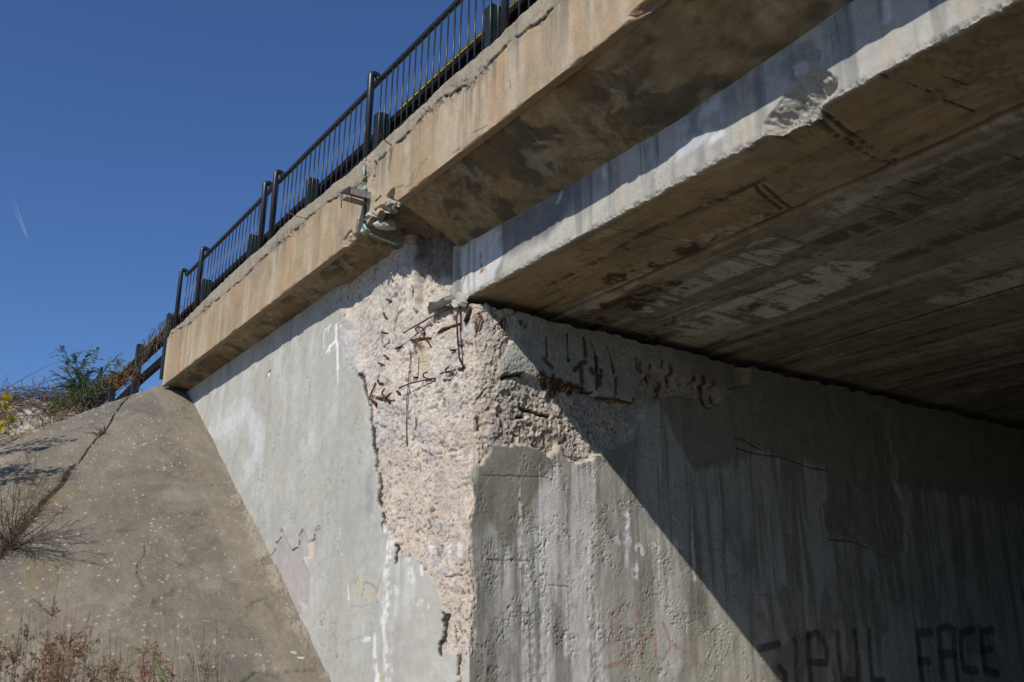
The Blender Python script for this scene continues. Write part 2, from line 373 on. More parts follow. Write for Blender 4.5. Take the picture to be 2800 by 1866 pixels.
# render below, under the bridge: trowelled, pocked, with ridges of washed-out lime
rend = (~left) * (1 - bare) * (1 - capM)
ztop_r = np.interp(s1, [0, .3, .9, 1.6, 2.3, 3, 4, 6, 9, 16], [1.9, 2.05, 2.0, 1.95, 1.9, 1.8, 1.7, 1.6, 1.6, 1.6])[:, None]
pock = sstep(.36, .62, fbm(U * 13, V * 10, 25, 4)) * sstep(.1, -.3, V - (ztop_r - .6)) * sstep(-.25, .35, fbm(U * 1.6, V * 1.2, 26, 3))
disp = disp + rend * (.0012 * fbm(U * 30, V * 22, 27, 3) + .006 * fbm(U * 7, V * 3, 28, 4) - .009 * pock * sstep(-.1, .5, n_mid + n_big) - .010 * pit2 * sstep(-.2, .4, n_mid))
cal = np.zeros_like(U)
for pts, wdt in (((1192, 1075, 1200, 1250, 1213, 1400, 1222, 1568), .05), ((1240, 1065, 1243, 1150, 1247, 1250, 1250, 1568), .035), ((1365, 1080, 1368, 1180, 1362, 1260, 1360, 1330, 1372, 1568), .06),
                 ((1445, 1150, 1443, 1220, 1440, 1300), .05), ((1512, 1230, 1516, 1330), .04), ((1590, 1150, 1592, 1240, 1598, 1330), .035), ((1302, 1100, 1304, 1300, 1310, 1500), .03)):
    P = WR(D(*zip(pts[::2], pts[1::2]))); z0 = P[0][1]
    dd, _ = seg_dist(P, Us, V); wz = wdt * np.clip((z0 - V) / .75 + .10, .1, 3.2) * (1 + .5 * drip2)
    cal = np.maximum(cal, (1 - sstep(wz * .3, wz, dd)) * (V < z0 + .01))
cal = cal * (~left)
disp = disp + cal * (.002 + .006 * n_fine + .003 * drip2)
chipc = np.clip(fbm(U * 0 + 3, V * 2.3, 95, 5) + .15, 0, 1) * .075 + .02 * np.clip(fbm(U * 0, V * 14, 96, 3), 0, 1)
rnd = np.clip(1 - np.abs(U) / .38, 0, 1) ** 2 * sstep(1.55, 2.25, V + .12 * n_mid + .35 * left); disp = disp - .12 * rnd * (1 + .4 * np.exp(-(U / .06) ** 2))
disp = disp - chipc * (1 - sstep(.0, .085, np.abs(U))) * sstep(1.2, 2.0, V + .5 * left)
# cracks
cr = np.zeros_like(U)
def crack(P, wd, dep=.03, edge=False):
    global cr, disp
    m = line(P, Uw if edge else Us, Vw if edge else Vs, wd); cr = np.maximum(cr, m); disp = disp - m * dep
for P in ([(785, 370), (790, 450), (800, 520), (785, 620)], [(1045, 70), (1010, 150), (975, 260), (970, 330)], [(605, 800), (575, 900), (548, 965)], [(905, 480), (850, 540), (830, 570)]):
    crack(WL(Z3(*P)), .016)
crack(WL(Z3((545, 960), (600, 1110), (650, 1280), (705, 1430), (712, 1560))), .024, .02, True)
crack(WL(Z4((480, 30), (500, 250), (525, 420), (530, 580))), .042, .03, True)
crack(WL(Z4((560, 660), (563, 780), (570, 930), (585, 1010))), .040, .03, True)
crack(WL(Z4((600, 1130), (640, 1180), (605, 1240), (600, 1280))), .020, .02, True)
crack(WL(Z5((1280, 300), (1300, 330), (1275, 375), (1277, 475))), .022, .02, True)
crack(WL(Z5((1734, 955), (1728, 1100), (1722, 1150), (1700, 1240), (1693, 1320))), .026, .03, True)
crack(WL(Z5((1812, 1055), (1828, 1140), (1830, 1210))), .010, .03); crack(WL(Z5((1848, 1320), (1848, 1500))), .014, .03); crack(WL(Z5((1868, 1320), (1862, 1400))), .016, .03)
crack(WL(Z5((1700, 600), (1780, 585), (1900, 575), (1975, 540))), .008, .02)
for P in ([(232, 155), (228, 230), (195, 280), (180, 282), (170, 350), (135, 400), (110, 475)], [(425, 155), (390, 220), (382, 330), (330, 355)], [(580, 125), (535, 180), (530, 250), (505, 275)]):
    crack(WL(Z5(*P)), .009, .012)
for P in ([(585, 470), (585, 600), (675, 650), (700, 760), (710, 810)], [(585, 600), (535, 630)], [(710, 810), (650, 890), (580, 940), (520, 1050), (490, 1120)], [(790, 930), (800, 1000), (770, 1080), (790, 1160), (835, 1200)],
          [(835, 1200), (930, 1165), (1060, 1140)], [(835, 1200), (835, 1300)], [(740, 290), (700, 420), (610, 450)], [(835, 1290), (840, 1400), (820, 1566)], [(870, 880), (990, 870), (1130, 830)]):
    m = line(WL(Z5(*P)), Us, Vs, .009) * .30; cr = np.maximum(cr, m); disp = disp - m * .006
for P in ([(270, 880), (340, 900), (370, 905), (430, 935), (510, 945)], [(240, 960), (290, 945)]): crack(WR(Z6(*P)), .022, .05)
crack(WR(Z6((110, 632), (270, 605))), .02, .03)
for P in ([(455, 300), (462, 480)], [(630, 270), (635, 500)], [(820, 340), (855, 420), (855, 600)], [(950, 370), (980, 450), (1005, 610)], [(770, 740), (850, 755)], [(1110, 830), (1165, 845)], [(110, 170), (118, 240)]):
    crack(WR(Z6(*P)), .012, .02)
for P in ([(1540, 1245), (1640, 1250)], [(1320, 1300), (1500, 1305)], [(1500, 1600), (1560, 1605)], [(1330, 1530), (1450, 1535)]):
    m = line(WR(P), Us, Vs, .010) * .5; cr = np.maximum(cr, m); disp -= m * .008
for P in (D((1690, 1030), (1745, 1045), (1800, 1050), (1860, 1075), (1905, 1082)), D((1690, 1010), (1700, 1008), (1752, 1036)), D((1905, 1240), (1960, 1245), (2000, 1262))):
    crack(WR(P), .009, .012)
# holes left where a lump fell out, shadowed pockets near the corner
for (x, y, r, dep) in ((1318, 1162, .10, .07), (1335, 1170, .07, .06), (1440, 1135, .06, .04), (1475, 1180, .05, .04)):
    a, b = inner((x, y)); d_ = np.hypot((U - a) * 1.1 + wx, V - b + wy); disp = disp - dep * (1 - sstep(r * .3, r, d_)) * (~left)
# recess beside the joint, right of the sharp formed edge
rec = WL([(1132, 560), (1133, 842), (1180, 842), (1247, 815), (1262, 560)]); drc = sdpoly(rec, U + .15 * wx2, V + wx2)
recM = (1 - sstep(-.008, .004, drc)) * left * sstep(3.35, 3.55, V); disp = disp - .10 * recM
st = line(WL([(1131, 700), (1131.5, 842)]), U, V, .028, .8); disp = disp + st * .035

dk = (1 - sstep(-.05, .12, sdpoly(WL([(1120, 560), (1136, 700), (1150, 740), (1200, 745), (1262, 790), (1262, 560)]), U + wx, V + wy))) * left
# --- own colours
c_pl = lin(187, 186, 177); k_ = .80
C = np.zeros(U.shape + (3,)); C[:] = np.array(c_pl) * k_
C = C * (1 + .13 * n_big + .08 * n_mid + .12 * drip3 + .05 * n_fine + .045 * jit)[..., None]; fl = pit * sstep(.05, .4, fbm(U * 2, V * 1.2, 84, 3)) * left; C = mixc(C, (.16, .155, .14), fl * .6); disp = disp - .008 * fl * (1 - bare)
C = mixc(C, (.38, .365, .31), sstep(.05, .45, fbr(U * 1.6, V * .9, 85, 4)) * .55); C = mixc(C, (.29, .285, .26), sstep(.25, .6, drip + .3 * n_mid) * .35); C = mixc(C, (.52, .53, .53), sstep(.1, .5, fbr(U * 2.4, V * 1.1, 86, 4)) * .45)
C = mixc(C, (.33, .335, .31), sstep(.0, .6, fbr(U * 1.3, V * .8, 31, 4)) * .5)
C = mixc(C, (.58, .59, .60), sstep(.35, 0, seg_dist(WL(D((480, 1000), (560, 950), (600, 1010), (570, 1080))), U + wx * 3, V + wy * 3)[0]) * (.55 + .35 * drip) * left)
C = mixc(C, (.27, .275, .27), (sstep(.35, .75, drip2) * .35 + sstep(.3, .7, drip) * .3) * sstep(2.3, 4.3, V) * left)
C = mixc(C, (.24, .245, .24), sstep(.16, .0, seg_dist(WL(Z4((465, 690), (440, 820), (470, 930), (440, 1080))), U + wx, V + wy)[0]) * .55 * left)
# wing, scaled lower patch of older render
old = WL(Z5((232, 155), (225, 240), (180, 282), (170, 350), (110, 475), (125, 560), (280, 800), (430, 1000), (400, 900), (380, 820), (480, 880), (485, 780), (490, 600), (440, 460), (425, 425), (520, 420), (560, 300), (590, 150), (535, 180), (530, 250), (470, 275), (440, 180), (425, 155), (385, 240), (380, 330), (330, 355), (290, 290), (265, 225)))
do = sdpoly(old, Us, Vs); oM = (1 - sstep(-.01, .01, do)) * left; disp = disp - oM * .012
C = mixc(C, np.array(lin(184, 176, 172)) * .76, oM * (.75 + .25 * n_mid + .1 * jit)); C = mixc(C, (.33, .30, .30), oM * sstep(0, .6, drip) * .5)
dfl = sdpoly(WL(Z5((470, 285), (520, 285), (520, 400), (475, 415))), Us, Vs); C = mixc(C, np.array(lin(215, 198, 178)) * .8, (1 - sstep(-.01, .02, dfl)) * left)
# bare aggregate
pink = np.array(lin(212, 202, 190)) * .90; pink2 = np.array(lin(206, 190, 175)) * .92; tan = np.array(lin(188, 172, 152)) * .80
cs = mixc(np.zeros(U.shape + (3,)) + pink, pink2, sstep(2.5, 1.7, V + .5 * n_mid + .4 * n_big) * .85) * (1 + .13 * n_mid + .08 * grit + .06 * n_big + .10 * f2_ + .10 * f3_)[..., None]; cs = mixc(cs, (.22, .19, .165), (sstep(.06, .0, e2_) * .35 + sstep(.05, .0, e1_) * .35) * sstep(-.1, .5, n_mid + n_fine))
cs = cs * (1 + .08 * jit)[..., None]; cs = mixc(cs, (.36, .365, .38), sstep(.15, .5, fbr(U * 5, V * 5, 35, 4)) * .6)
cs = mixc(cs, (.62, .57, .50), sstep(.3, .7, fbr(U * 8, V * 8, 36, 3)) * .5)
cs = mixc(cs, (.36, .37, .38), np.clip(stones * 5, 0, 1) * (wv_ > .8)); cs = mixc(cs, (.50, .36, .2), np.clip(stones * 5, 0, 1) * (wv_ > .96))
cs = mixc(cs, (.10, .085, .07), np.clip(pit * .7 + pit2 * .25, 0, 1)); C = mixc(C, 0, spL) + cs * spL[..., None]
sm = (1 - sstep(-.03, .05, sdpoly(WL(Z3((280, 180), (400, 200), (470, 330), (490, 640), (500, 800), (560, 900), (545, 955), (400, 850), (320, 700), (250, 480))), Uw, Vw))) * left
C = mixc(C, (.42, .41, .405), sm * .8); disp = disp + sm * spL * .02
cr_ = cs * np.array([.97, .95, .91]); C = mixc(C, 0, spR) + cr_ * spR[..., None]
C = mixc(C, np.array((.26, .22, .18)), spP * (.85 + .15 * n_mid)); C = mixc(C, (.40, .36, .31), spP * sstep(.1, .6, drip2) * .5)
# render under the bridge
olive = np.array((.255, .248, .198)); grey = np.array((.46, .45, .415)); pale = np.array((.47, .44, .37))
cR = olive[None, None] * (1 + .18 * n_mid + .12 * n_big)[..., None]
lightz = np.interp(s1, *zip(*[(a, b) for a, b in WR([(1300, 1440), (1350, 1430), (1400, 1490), (1440, 1410), (1470, 1330), (1500, 1262), (1540, 1222), (1640, 1256), (1700, 1300), (1760, 1110), (1800, 1095), (1900, 1290), (1960, 1260), (2080, 1230), (2200, 1260), (2500, 1330)])]))[:, None]
edge_n = lightz + .12 * fbm(U * 9, V * 0 + .5, 51, 3)
dwn = np.clip((edge_n - V) / .8, 0, 1)
streak = sstep(-.35, .30, drip + .55 * drip2 + .25 - .25 * sstep(3, 5, U)) * sstep(.02, -.10, V - edge_n) * (1 - .35 * dwn * sstep(-.2, .4, drip3))
cR = cR * (1 + .06 * jit + .10 * n_fine)[..., None]
cR = mixc(cR, grey, streak * .85)
cR = mixc(cR, pale, sstep(.9, 2.2, U) * sstep(.9, -.1, V) * .7)
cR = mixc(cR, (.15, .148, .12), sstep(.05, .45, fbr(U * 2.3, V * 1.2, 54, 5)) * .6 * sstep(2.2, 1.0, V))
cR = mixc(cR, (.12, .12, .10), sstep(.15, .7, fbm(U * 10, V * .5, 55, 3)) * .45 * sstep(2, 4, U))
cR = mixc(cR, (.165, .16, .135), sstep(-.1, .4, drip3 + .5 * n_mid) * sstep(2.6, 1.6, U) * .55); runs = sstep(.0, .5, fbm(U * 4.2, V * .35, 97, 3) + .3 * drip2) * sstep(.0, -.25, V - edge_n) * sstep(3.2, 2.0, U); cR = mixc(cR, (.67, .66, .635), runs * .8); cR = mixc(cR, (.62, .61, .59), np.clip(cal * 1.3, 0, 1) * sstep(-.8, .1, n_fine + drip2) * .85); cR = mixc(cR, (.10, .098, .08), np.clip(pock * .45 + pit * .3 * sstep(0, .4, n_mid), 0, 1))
wht = np.zeros_like(U)
for (x, y, a, b) in ((1435, 1240, .16, .10), (1470, 1260, .10, .07), (1440, 1200, .05, .16), (1505, 1250, .12, .06), (1460, 1310, .08, .14), (1560, 1250, .10, .05)):
    p = inner((x * 1.19, y * 1.19)); wht = np.maximum(wht, 1 - sstep(.5, 1, np.hypot((U - p[0] + wx * 1.3) / a, (V - p[1] + wy * 1.3) / b)))
cR = mixc(cR, (.70, .70, .72), wht * sstep(-.3, .3, n_fine + drip2) * (~left))
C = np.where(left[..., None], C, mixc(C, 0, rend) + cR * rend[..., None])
C = np.where(left[..., None], C, mixc(C, np.array((.36, .355, .32)) , capM * .9) * (1 + (.18 * n_mid + .12 * n_fine) * capM)[..., None])
# rust: streaks on the cap band, halos round the bars
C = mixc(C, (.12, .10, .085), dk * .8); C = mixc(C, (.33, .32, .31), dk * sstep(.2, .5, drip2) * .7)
rust = np.array((.062, .027, .014)); ru = np.zeros_like(U)
for pts, r in (((430, 490, 490, 560), .05), ((420, 600, 470, 690), .07), ((520, 640, 600, 700), .08), ((560, 700, 540, 760), .07), ((640, 690, 760, 730), .05), ((700, 740, 680, 760), .05), ((760, 320, 770, 460), .035), ((765, 510, 680, 570), .05), ((740, 570, 740, 690), .05),
               ((815, 575, 830, 600), .05), ((860, 470, 870, 720), .045), ((900, 590, 890, 700), .05), ((1000, 520, 1010, 600), .03), ((1020, 640, 1015, 790), .045), ((1180, 490, 1200, 570), .04), ((1220, 520, 1230, 590), .04), ((1310, 550, 1325, 660), .05), ((1400, 510, 1395, 550), .03), ((1470, 540, 1490, 700), .05),
               ((1410, 680, 1400, 760), .07), ((1740, 640, 1770, 780), .07), ((1770, 780, 1790, 870), .05), ((1665, 600, 1660, 660), .05), ((1850, 790, 1855, 850), .05), ((1820, 680, 1820, 700), .06), ((890, 790, 1110, 830), .025), ((1165, 800, 1165, 830), .03), ((115, 150, 118, 230), .03), ((245, 180, 270, 220), .04), ((95, 390, 90, 470), .02)):
    ru = np.maximum(ru, line(WR(Z6(*zip(pts[::2], pts[1::2]))), U + wx * .4, V + wy * .4, r * 1.2, .0) * (.8 + .5 * n_mid) * sstep(-.75, -.05, n_fine + drip2 + .35))
for P, r in ((Z3((1350, 230), (1310, 400), (1290, 520), (1310, 620)), .045), (Z3((1250, 470), (1400, 440), (1530, 430)), .03), (Z2((1000, 1190), (1300, 1060)), .03), (Z2((1300, 820), (1310, 1000), (1320, 1150)), .035),
             (Z2((1660, 900), (1640, 1100), (1650, 1300), (1660, 1500)), .025), (Z2((1430, 830), (1390, 1020)), .05), (Z2((640, 540), (650, 640)), .05), (Z2((1560, 860), (1680, 950)), .05), (Z2((1190, 880), (1240, 980)), .05), (Z3((740, 1280), (900, 1300), (950, 1360)), .035),
             (Z3((1330, 530), (1400, 580)), .05), (Z2((1500, 1000), (1780, 1040)), .02), (Z3((1030, 600), (1150, 500)), .022), (Z3((1940, 480), (2080, 480)), .02), (Z3((1890, 850), (1970, 850)), .03), (Z2((1370, 1290), (1450, 1340)), .015)):
    ru = np.maximum(ru, line(W(P), U + wx * .5, V + wy * .5, r, .1) * (.45 + .5 * sstep(-.4, .4, n_fine)))
ru = np.clip(ru * 1.25, 0, 1); C = mixc(C, (.30, .16, .07), sstep(.05, .5, ru) * .35); C = mixc(C, rust * .75, sstep(.25, .95, ru + .35 * n_fine) * .85)
C = mixc(C, (.46, .36, .18), sstep(.14, .0, seg_dist(WL(Z3((1390, 620), (1400, 820))), U + wx, V + wy)[0]) * .5 * left)
# whitewash runs and old paint on the wing
wh = np.zeros_like(U)
for P, r in ((Z5((1180, 190), (1230, 280), (1215, 420), (1200, 560), (1205, 760), (1185, 1000)), .13), (Z5((1280, 680), (1282, 940)), .075), (Z5((1085, 1150), (1090, 1400), (1110, 1560)), .09), (Z5((985, 1180), (1060, 1165)), .06), (Z5((1180, 1070), (1190, 1300), (1210, 1560)), .07),
             (Z5((1255, 1100), (1250, 1300), (1240, 1500)), .05), (Z5((1730, 330), (1740, 430), (1745, 540)), .11), (Z5((1590, 330), (1560, 310)), .08), (Z5((1860, 320), (1860, 380)), .1), (Z5((1400, 440), (1410, 540), (1430, 620)), .1), (Z5((1515, 500), (1530, 580)), .04),
             (Z5((1520, 820), (1500, 860)), .05), (Z5((1540, 960), (1550, 1000)), .05), (Z5((1580, 850), (1585, 890)), .03), (Z5((845, 680), (850, 800)), .035), (Z5((990, 80), (980, 130)), .03), (Z4((1180, 430), (1350, 395), (1550, 380)), .02), (Z4((1440, 440), (1560, 420), (1540, 470)), .07),
             (Z5((1985, 250), (1970, 500)), .025), (Z5((690, 50), (695, 140)), .010), (Z5((775, 140), (740, 290), (800, 400)), .012)):
    wh = np.maximum(wh, line(WL(P), U + wx * .5 + .015 * drip2, V + wy * .3, r * .72, .25) * sstep(-.35, .35, drip2 + .7 * n_fine + .5 * n_mid + .15))
C = mixc(C, (.68, .675, .66), wh * left * .85)
yl = sstep(.15, .6, drip2) * sstep(.16, .05, seg_dist(WL(Z5((1190, 400), (1180, 800), (1170, 1020), (1150, 1250), (1170, 1560))), U, V)[0]) + sstep(.1, .6, drip) * .7 * sstep(.2, .05, seg_dist(WL(Z5((1540, 1020), (1590, 1200), (1570, 1560))), U, V)[0])
C = mixc(C, (.55, .42, .16), np.clip(yl, 0, 1) * left * .45)
C = mixc(C, (.33, .29, .28), sstep(-.3, .3, drip2) * sstep(.22, .04, seg_dist(WL(Z5((1290, 480), (1320, 600), (1320, 800), (1270, 1100), (1290, 1500))), U, V)[0]) * left * .6)
C = mixc(C, (.36, .34, .32), sstep(-.4, .2, drip2 + n_mid) * sstep(.40, .08, seg_dist(WL(Z5((1400, 800), (1420, 950), (1380, 1300))), U, V)[0]) * left * .55)
p0 = wing((735, 1022)); hd_ = np.hypot((U - p0[0]) / .055, (V - p0[1]) / .05); C = mixc(C, (.68, .66, .63), (1 - sstep(.7, 1, hd_ + n_fine * .3)) * left)
mk = line(WL([(729, 1030), (732, 1020), (740, 1014)]), U, V, .018); C = mixc(C, (.03, .03, .03), mk * left)
# painted scrawls
def paint(P, c, r, f=WL, a=.9, wear=0):
    global C
    C = mixc(C, c, line(f(P), U + wx3 * .2, V + wy3 * .2, r, .55) * a * (1 - wear * sstep(-.1, .5, n_fine + n_mid)))
pw = (.74, .75, .74)
paint(Z3((205, 260), (205, 480), (225, 560), (225, 760), (228, 880)), pw, .040); paint(Z3((225, 800), (228, 1080)), pw, .018, a=.6)
paint(Z3((205, 480), (120, 560), (70, 650)), pw, .024); paint(Z3((130, 250), (95, 300), (85, 350)), pw, .016); paint(Z3((80, 295), (45, 330), (25, 420), (28, 580)), pw, .014); paint(Z3((105, 560), (115, 640)), pw, .022)
ye = (.48, .38, .19)
for P in (((860, 520), (870, 600), (885, 610)), ((890, 780), (945, 600), (965, 770)), ((985, 590), (985, 760)), ((985, 740), (1040, 745), (1105, 785), (1135, 640)), ((870, 950), (885, 790)), ((960, 890), (905, 980), (910, 1030))):
    paint(Z5(*P), ye, .020, a=.75, wear=.4)
for P in (((1000, 640), (1060, 665), (1110, 715)), ((1110, 740), (1160, 560)), ((975, 770), (1000, 640)), ((905, 660), (950, 575))): paint(Z5(*P), (.10, .11, .12), .008, a=.7)
rd = (.36, .10, .10)
for P in (((812, 870), (812, 780), (845, 812), (868, 772), (874, 880)), ((905, 885), (935, 830), (912, 765), (900, 740)), ((690, 700), (700, 760)), ((680, 820), (730, 790)), ((770, 830), (775, 900)), ((1035, 850), (1040, 905)), ((800, 680), (805, 740)), ((950, 830), (960, 840)), ((670, 920), (775, 890))):
    paint(R8(*P), rd, .030, WR, .45, .5)
bk = (.022, .022, .026)
for P in (((225, 385), (150, 405), (55, 425)), ((228, 590), (275, 640), (280, 720), (255, 800)), ((362, 350), (372, 560), (388, 800)), ((480, 295), (490, 560), (512, 800)), ((482, 320), (550, 285), (610, 350), (640, 440), (638, 550), (500, 545)),
          ((728, 290), (745, 520), (778, 700), (900, 700), (908, 560), (875, 275)), ((1003, 270), (1015, 520), (1035, 700), (1130, 705)), ((1545, 285), (1430, 290), (1445, 520), (1470, 760)), ((1450, 535), (1520, 535)),
          ((1640, 650), (1622, 450), (1612, 260), (1690, 230), (1742, 265), (1755, 480), (1775, 700)), ((1628, 475), (1750, 470)), ((1910, 260), (1808, 290), (1812, 480), (1830, 600), (1940, 620)), ((2080, 262), (1980, 280), (1990, 460), (2010, 610), (2120, 640)), ((1990, 440), (2062, 432))):
    paint(Z7(*P), bk, .058 if P[0][0] < 1200 else .078, WR, .70, .25)
C = mixc(C, (.025, .02, .016), sstep(.15, .7, cr) * .95)  # crack dirt, and the shade inside open plaster-edge gaps painted in dark
A = .14 + .10 * sstep(0, .5, n_mid) + .06 * (1 - left) ; A = np.maximum(A, bare * .95); A = np.maximum(A, rend * .42); A = A * (1 - .5 * sm) + recM * .2
lat = (.045 * fbm(U * 0 + 7, V * 2.1, 98, 3) + .022 * fbm(U * 0, V * 9, 99, 3)) * (1 - sstep(.0, .17, np.abs(U))) * sstep(-.2, .6, V)
P3 = np.stack([X1[:, None] + nx[:, None] * disp + .53 * lat, Y1[:, None] + ny[:, None] * disp + .85 * lat, V], -1)
ledge = P3[:, -1:].copy(); ledge[..., 0] -= nx[:, None] * .9; ledge[..., 1] -= ny[:, None] * .9
P3 = np.concatenate([P3, ledge], 1); C4 = np.concatenate([C, A[..., None]], -1); C4 = np.concatenate([C4, C4[:, -1:]], 1)
abut = empty('abutment', (XC, YC, -1.6), 'tall concrete abutment, plaster fallen off its corner to bare pinkish aggregate and rusty bars', 'abutment')
grid_obj('wall', P3, C4, M_wall, abut)
del P3, C4, cs, cr_, cR
def surf(p, off=0):                                     # a point on the abutment face, `off` metres in front of it
    a, b = wing(p) if p[0] < 1288 else inner(p)
    i = np.argmin(np.abs(s1 - a)); zz = V[i]; j = min(np.searchsorted(zz, b), NR - 1)
    o = disp[i, j] + off
    return Vector((X1[i] + nx[i] * o, Y1[i] + ny[i] * o, b))
def bar(pts, r, offs, mat=None, sides=7):
    k = len(pts); offs = offs if hasattr(offs, '__len__') else [offs] * k
    # a gently uneven line through the points
    out = []; rng = random.Random(int(pts[0][0] * 7 + pts[0][1]))
    P = [surf(p, o) for p, o in zip(pts, offs)]
    for a, b in zip(P[:-1], P[1:]):
        n = max(1, int((b - a).length / .05))
        for i in range(n): out.append(a.lerp(b, i / n) + Vector([rng.uniform(-1, 1) * r * .25 for _ in range(3)]))
    out.append(P[-1])
    r *= .85; m = MB(); m.tube(out, [r * rng.uniform(.85, 1.15) for _ in out], sides, .12, rng); return m.build('rebar', mat or M_darkrust, abut, True)
bar(Z2((575, 1220), (950, 980), (1290, 790)), .010, [.09, .06, .02])
bar(Z2((1320, 790), (1322, 1000), (1332, 1300), (1335, 1560)) + Z3((1972, 820)), .013, [.05, .08, .09, .07, .03])
bar(Z3((1978, 815), (1965, 865), (1900, 880)), .016, [.03, .03, .01])
bar(Z3((1705, 962), (1800, 930), (1890, 885)), .010, [.06, .05, .02])
bar(Z3((1226, 600), (1232, 760), (1225, 1000), (1210, 1300), (1198, 1568)) + Z4((868, 160), (858, 318)), .006, [.015, .02, .025, .025, .02, .02, .015], M_rust)
bar(Z4((980, 0), (976, 80), (970, 150)), .006, .012, M_rust); bar(Z3((1350, 700), (1340, 800), (1345, 960)), .004, .008, M_rust)
bar(Z3((1155, 1170), (1300, 1100), (1470, 1045), (1600, 1008)), .010, [.10, .08, .05, .01])
for P, o in ((((1400, 355), (1378, 315), (1405, 290), (1440, 300), (1450, 345), (1430, 400)), (.09, .08, .07, .06, .03, 0)), (((1518, 940), (1465, 950), (1452, 990), (1480, 1018), (1540, 1022)), (.07, .06, .05, .03, .0)), (((1822, 858), (1765, 888), (1752, 915)), (.06, .05, .01)),
             (((945, 1178), (892, 1212), (870, 1250), (885, 1285)), (.08, .06, .04, .0)), (((1948, 480), (1922, 510), (1940, 550)), (.05, .05, .02)), (((1440, 400), (1500, 480), (1520, 550)), (.04, .04, .01))):
    bar(Z3(*P), .011, o)
bar(Z3((750, 1080), (738, 1200), (730, 1320), (765, 1370)), .012, [.02, .03, .03, .0]); bar(Z3((775, 1050), (768, 1000), (780, 950)), .005, [.02, .02, .0])
bar(Z3((760, 1290), (850, 1300), (940, 1290), (1028, 1245)), .015, [.0, .03, .05, .08], M_rust)
bar(Z3((735, 1340), (780, 1380), (775, 1425)), .020, [.02, .02, .0]); bar(Z3((900, 1290), (935, 1330), (955, 1370)), .014, [.03, .02, .0], M_rust)
bar(Z3((1245, 470), (1330, 455), (1420, 435), (1530, 430)), .014, [.02, .03, .02, .0], M_rust); bar(Z2((1000, 1190), (1080, 1140), (1180, 1110), (1300, 1060)), .014, [.01, .02, .02, .01], M_rust)
for P in (((848, 80), (862, 130), (885, 162)), ((825, 362), (885, 368)), ((878, 690), (935, 755)), ((798, 798), (865, 842)), ((775, 1045), (800, 1080), (840, 1092)), ((1072, 1198), (1105, 1250)), ((1815, 605), (1868, 595)), ((1310, 1000), (1330, 990)), ((1040, 590), (1130, 500))):
    bar(Z3(*P), .014, [.03] + [.012] * (len(P) - 2) + [-.01], M_darkrust)
for P in (((262, 720), (330, 745)), ((872, 800), (892, 862))): bar(Z2(*P), .018, [.02, .0], M_rust)
bar(Z2((1432, 820), (1425, 930), (1380, 1035)), .022, [.02, .03, .02]); bar(Z2((1585, 875), (1660, 895), (1682, 960), (1662, 1060), (1635, 1170)), .011, [.0, .02, .03, .03, .0], M_rust)
for P, o in ((((430, 660), (455, 700)), (.05, .0)), (((500, 655), (525, 720), (500, 760)), (.06, .05, .0)), (((560, 660), (585, 705)), (.07, .01)), (((600, 690), (625, 700), (640, 740)), (.05, .05, .0)), (((690, 700), (700, 745)), (.05, .0)), (((740, 720), (775, 745)), (.04, .0)), (((420, 640), (520, 650), (620, 700), (760, 738)), (.03, .03, .03, .01)), (((890, 800), (1000, 812), (1100, 832)), (.02, .02, .0)), (((115, 150), (120, 235)), (.04, .01)), (((635, 480), (640, 510)), (.04, .0)), (((860, 560), (872, 720)), (.02, .01)), (((1010, 640), (1018, 770)), (.02, .01))):
    bar(Z6(*P), .009, list(o), M_darkrust)
# mortar bed squeezed out under the end of the girder
def lump(pts, thick, seed, bulge=.25):
    """a broken flake: outline in space, given thickness towards the camera"""
    rng = random.Random(seed); m = MB(); P = [Vector(p) for p in pts]; c = sum(P, Vector()) / len(P)
    nrm = (P[1] - P[0]).cross(P[2] - P[0]).normalized()
    if nrm.dot(-c) < 0: nrm = -nrm
    n = len(P); fr = [c + (p - c) * .86 + nrm * thick * rng.uniform(.8, 1.15) for p in P]; bk_ = [p - nrm * thick * .6 for p in P]
    m.v = [tuple(p) for p in bk_ + P + fr] + [tuple(c + nrm * thick * (1 + bulge * .3))]
    for i in range(n):
        j = (i + 1) % n
        m.f += [(i, j, n + j, n + i), (n + i, n + j, 2 * n + j, 2 * n + i), (2 * n + i, 2 * n + j, 3 * n)]
    m.f.append(tuple(range(n))[::-1]); return m
lump([surf(p, .05 + .05 * i) for i, p in zip((1, 1, 1.4, 2, 2, 1.6, 1.2, 1), Z2((935, 930), (965, 770), (1090, 710), (1240, 640), (1265, 700), (1215, 770), (1100, 830), (990, 862)))], .06, 3).build('mortar_bed', M_mortar, abut)
lump([surf(p, .06) for p in Z2((1240, 650), (1300, 655), (1400, 675), (1440, 700), (1400, 740), (1290, 790), (1235, 770), (1265, 705))], .05, 5).build('mortar_bed', M_chunk, abut)
def rock(name, c, size, seed, mat, label=None, cat=None, group=None):
    rng = random.Random(seed); import bmesh
    bm = bmesh.new(); bmesh.ops.create_icosphere(bm, subdivisions=2, radius=1)
    ax = [Vector([rng.gauss(0, 1) for _ in range(3)]).normalized() for _ in range(11)]; cut = [rng.uniform(.55, .85) for _ in ax]
    for v in bm.verts:
        for a, k in zip(ax, cut):
            d = v.co.dot(a)
            if d > k: v.co -= a * (d - k) * .95
        v.co = Vector((v.co.x * size[0], v.co.y * size[1], v.co.z * size[2])) * rng.uniform(.96, 1.04)
    me = bpy.data.meshes.new(name); bm.to_mesh(me); bm.free(); o = link(name, me, mat, None, False); o.location = c
    o.rotation_euler = (rng.uniform(-.2, .2), rng.uniform(-.2, .2), rng.uniform(0, 6)); return tag(o, label, cat, group)
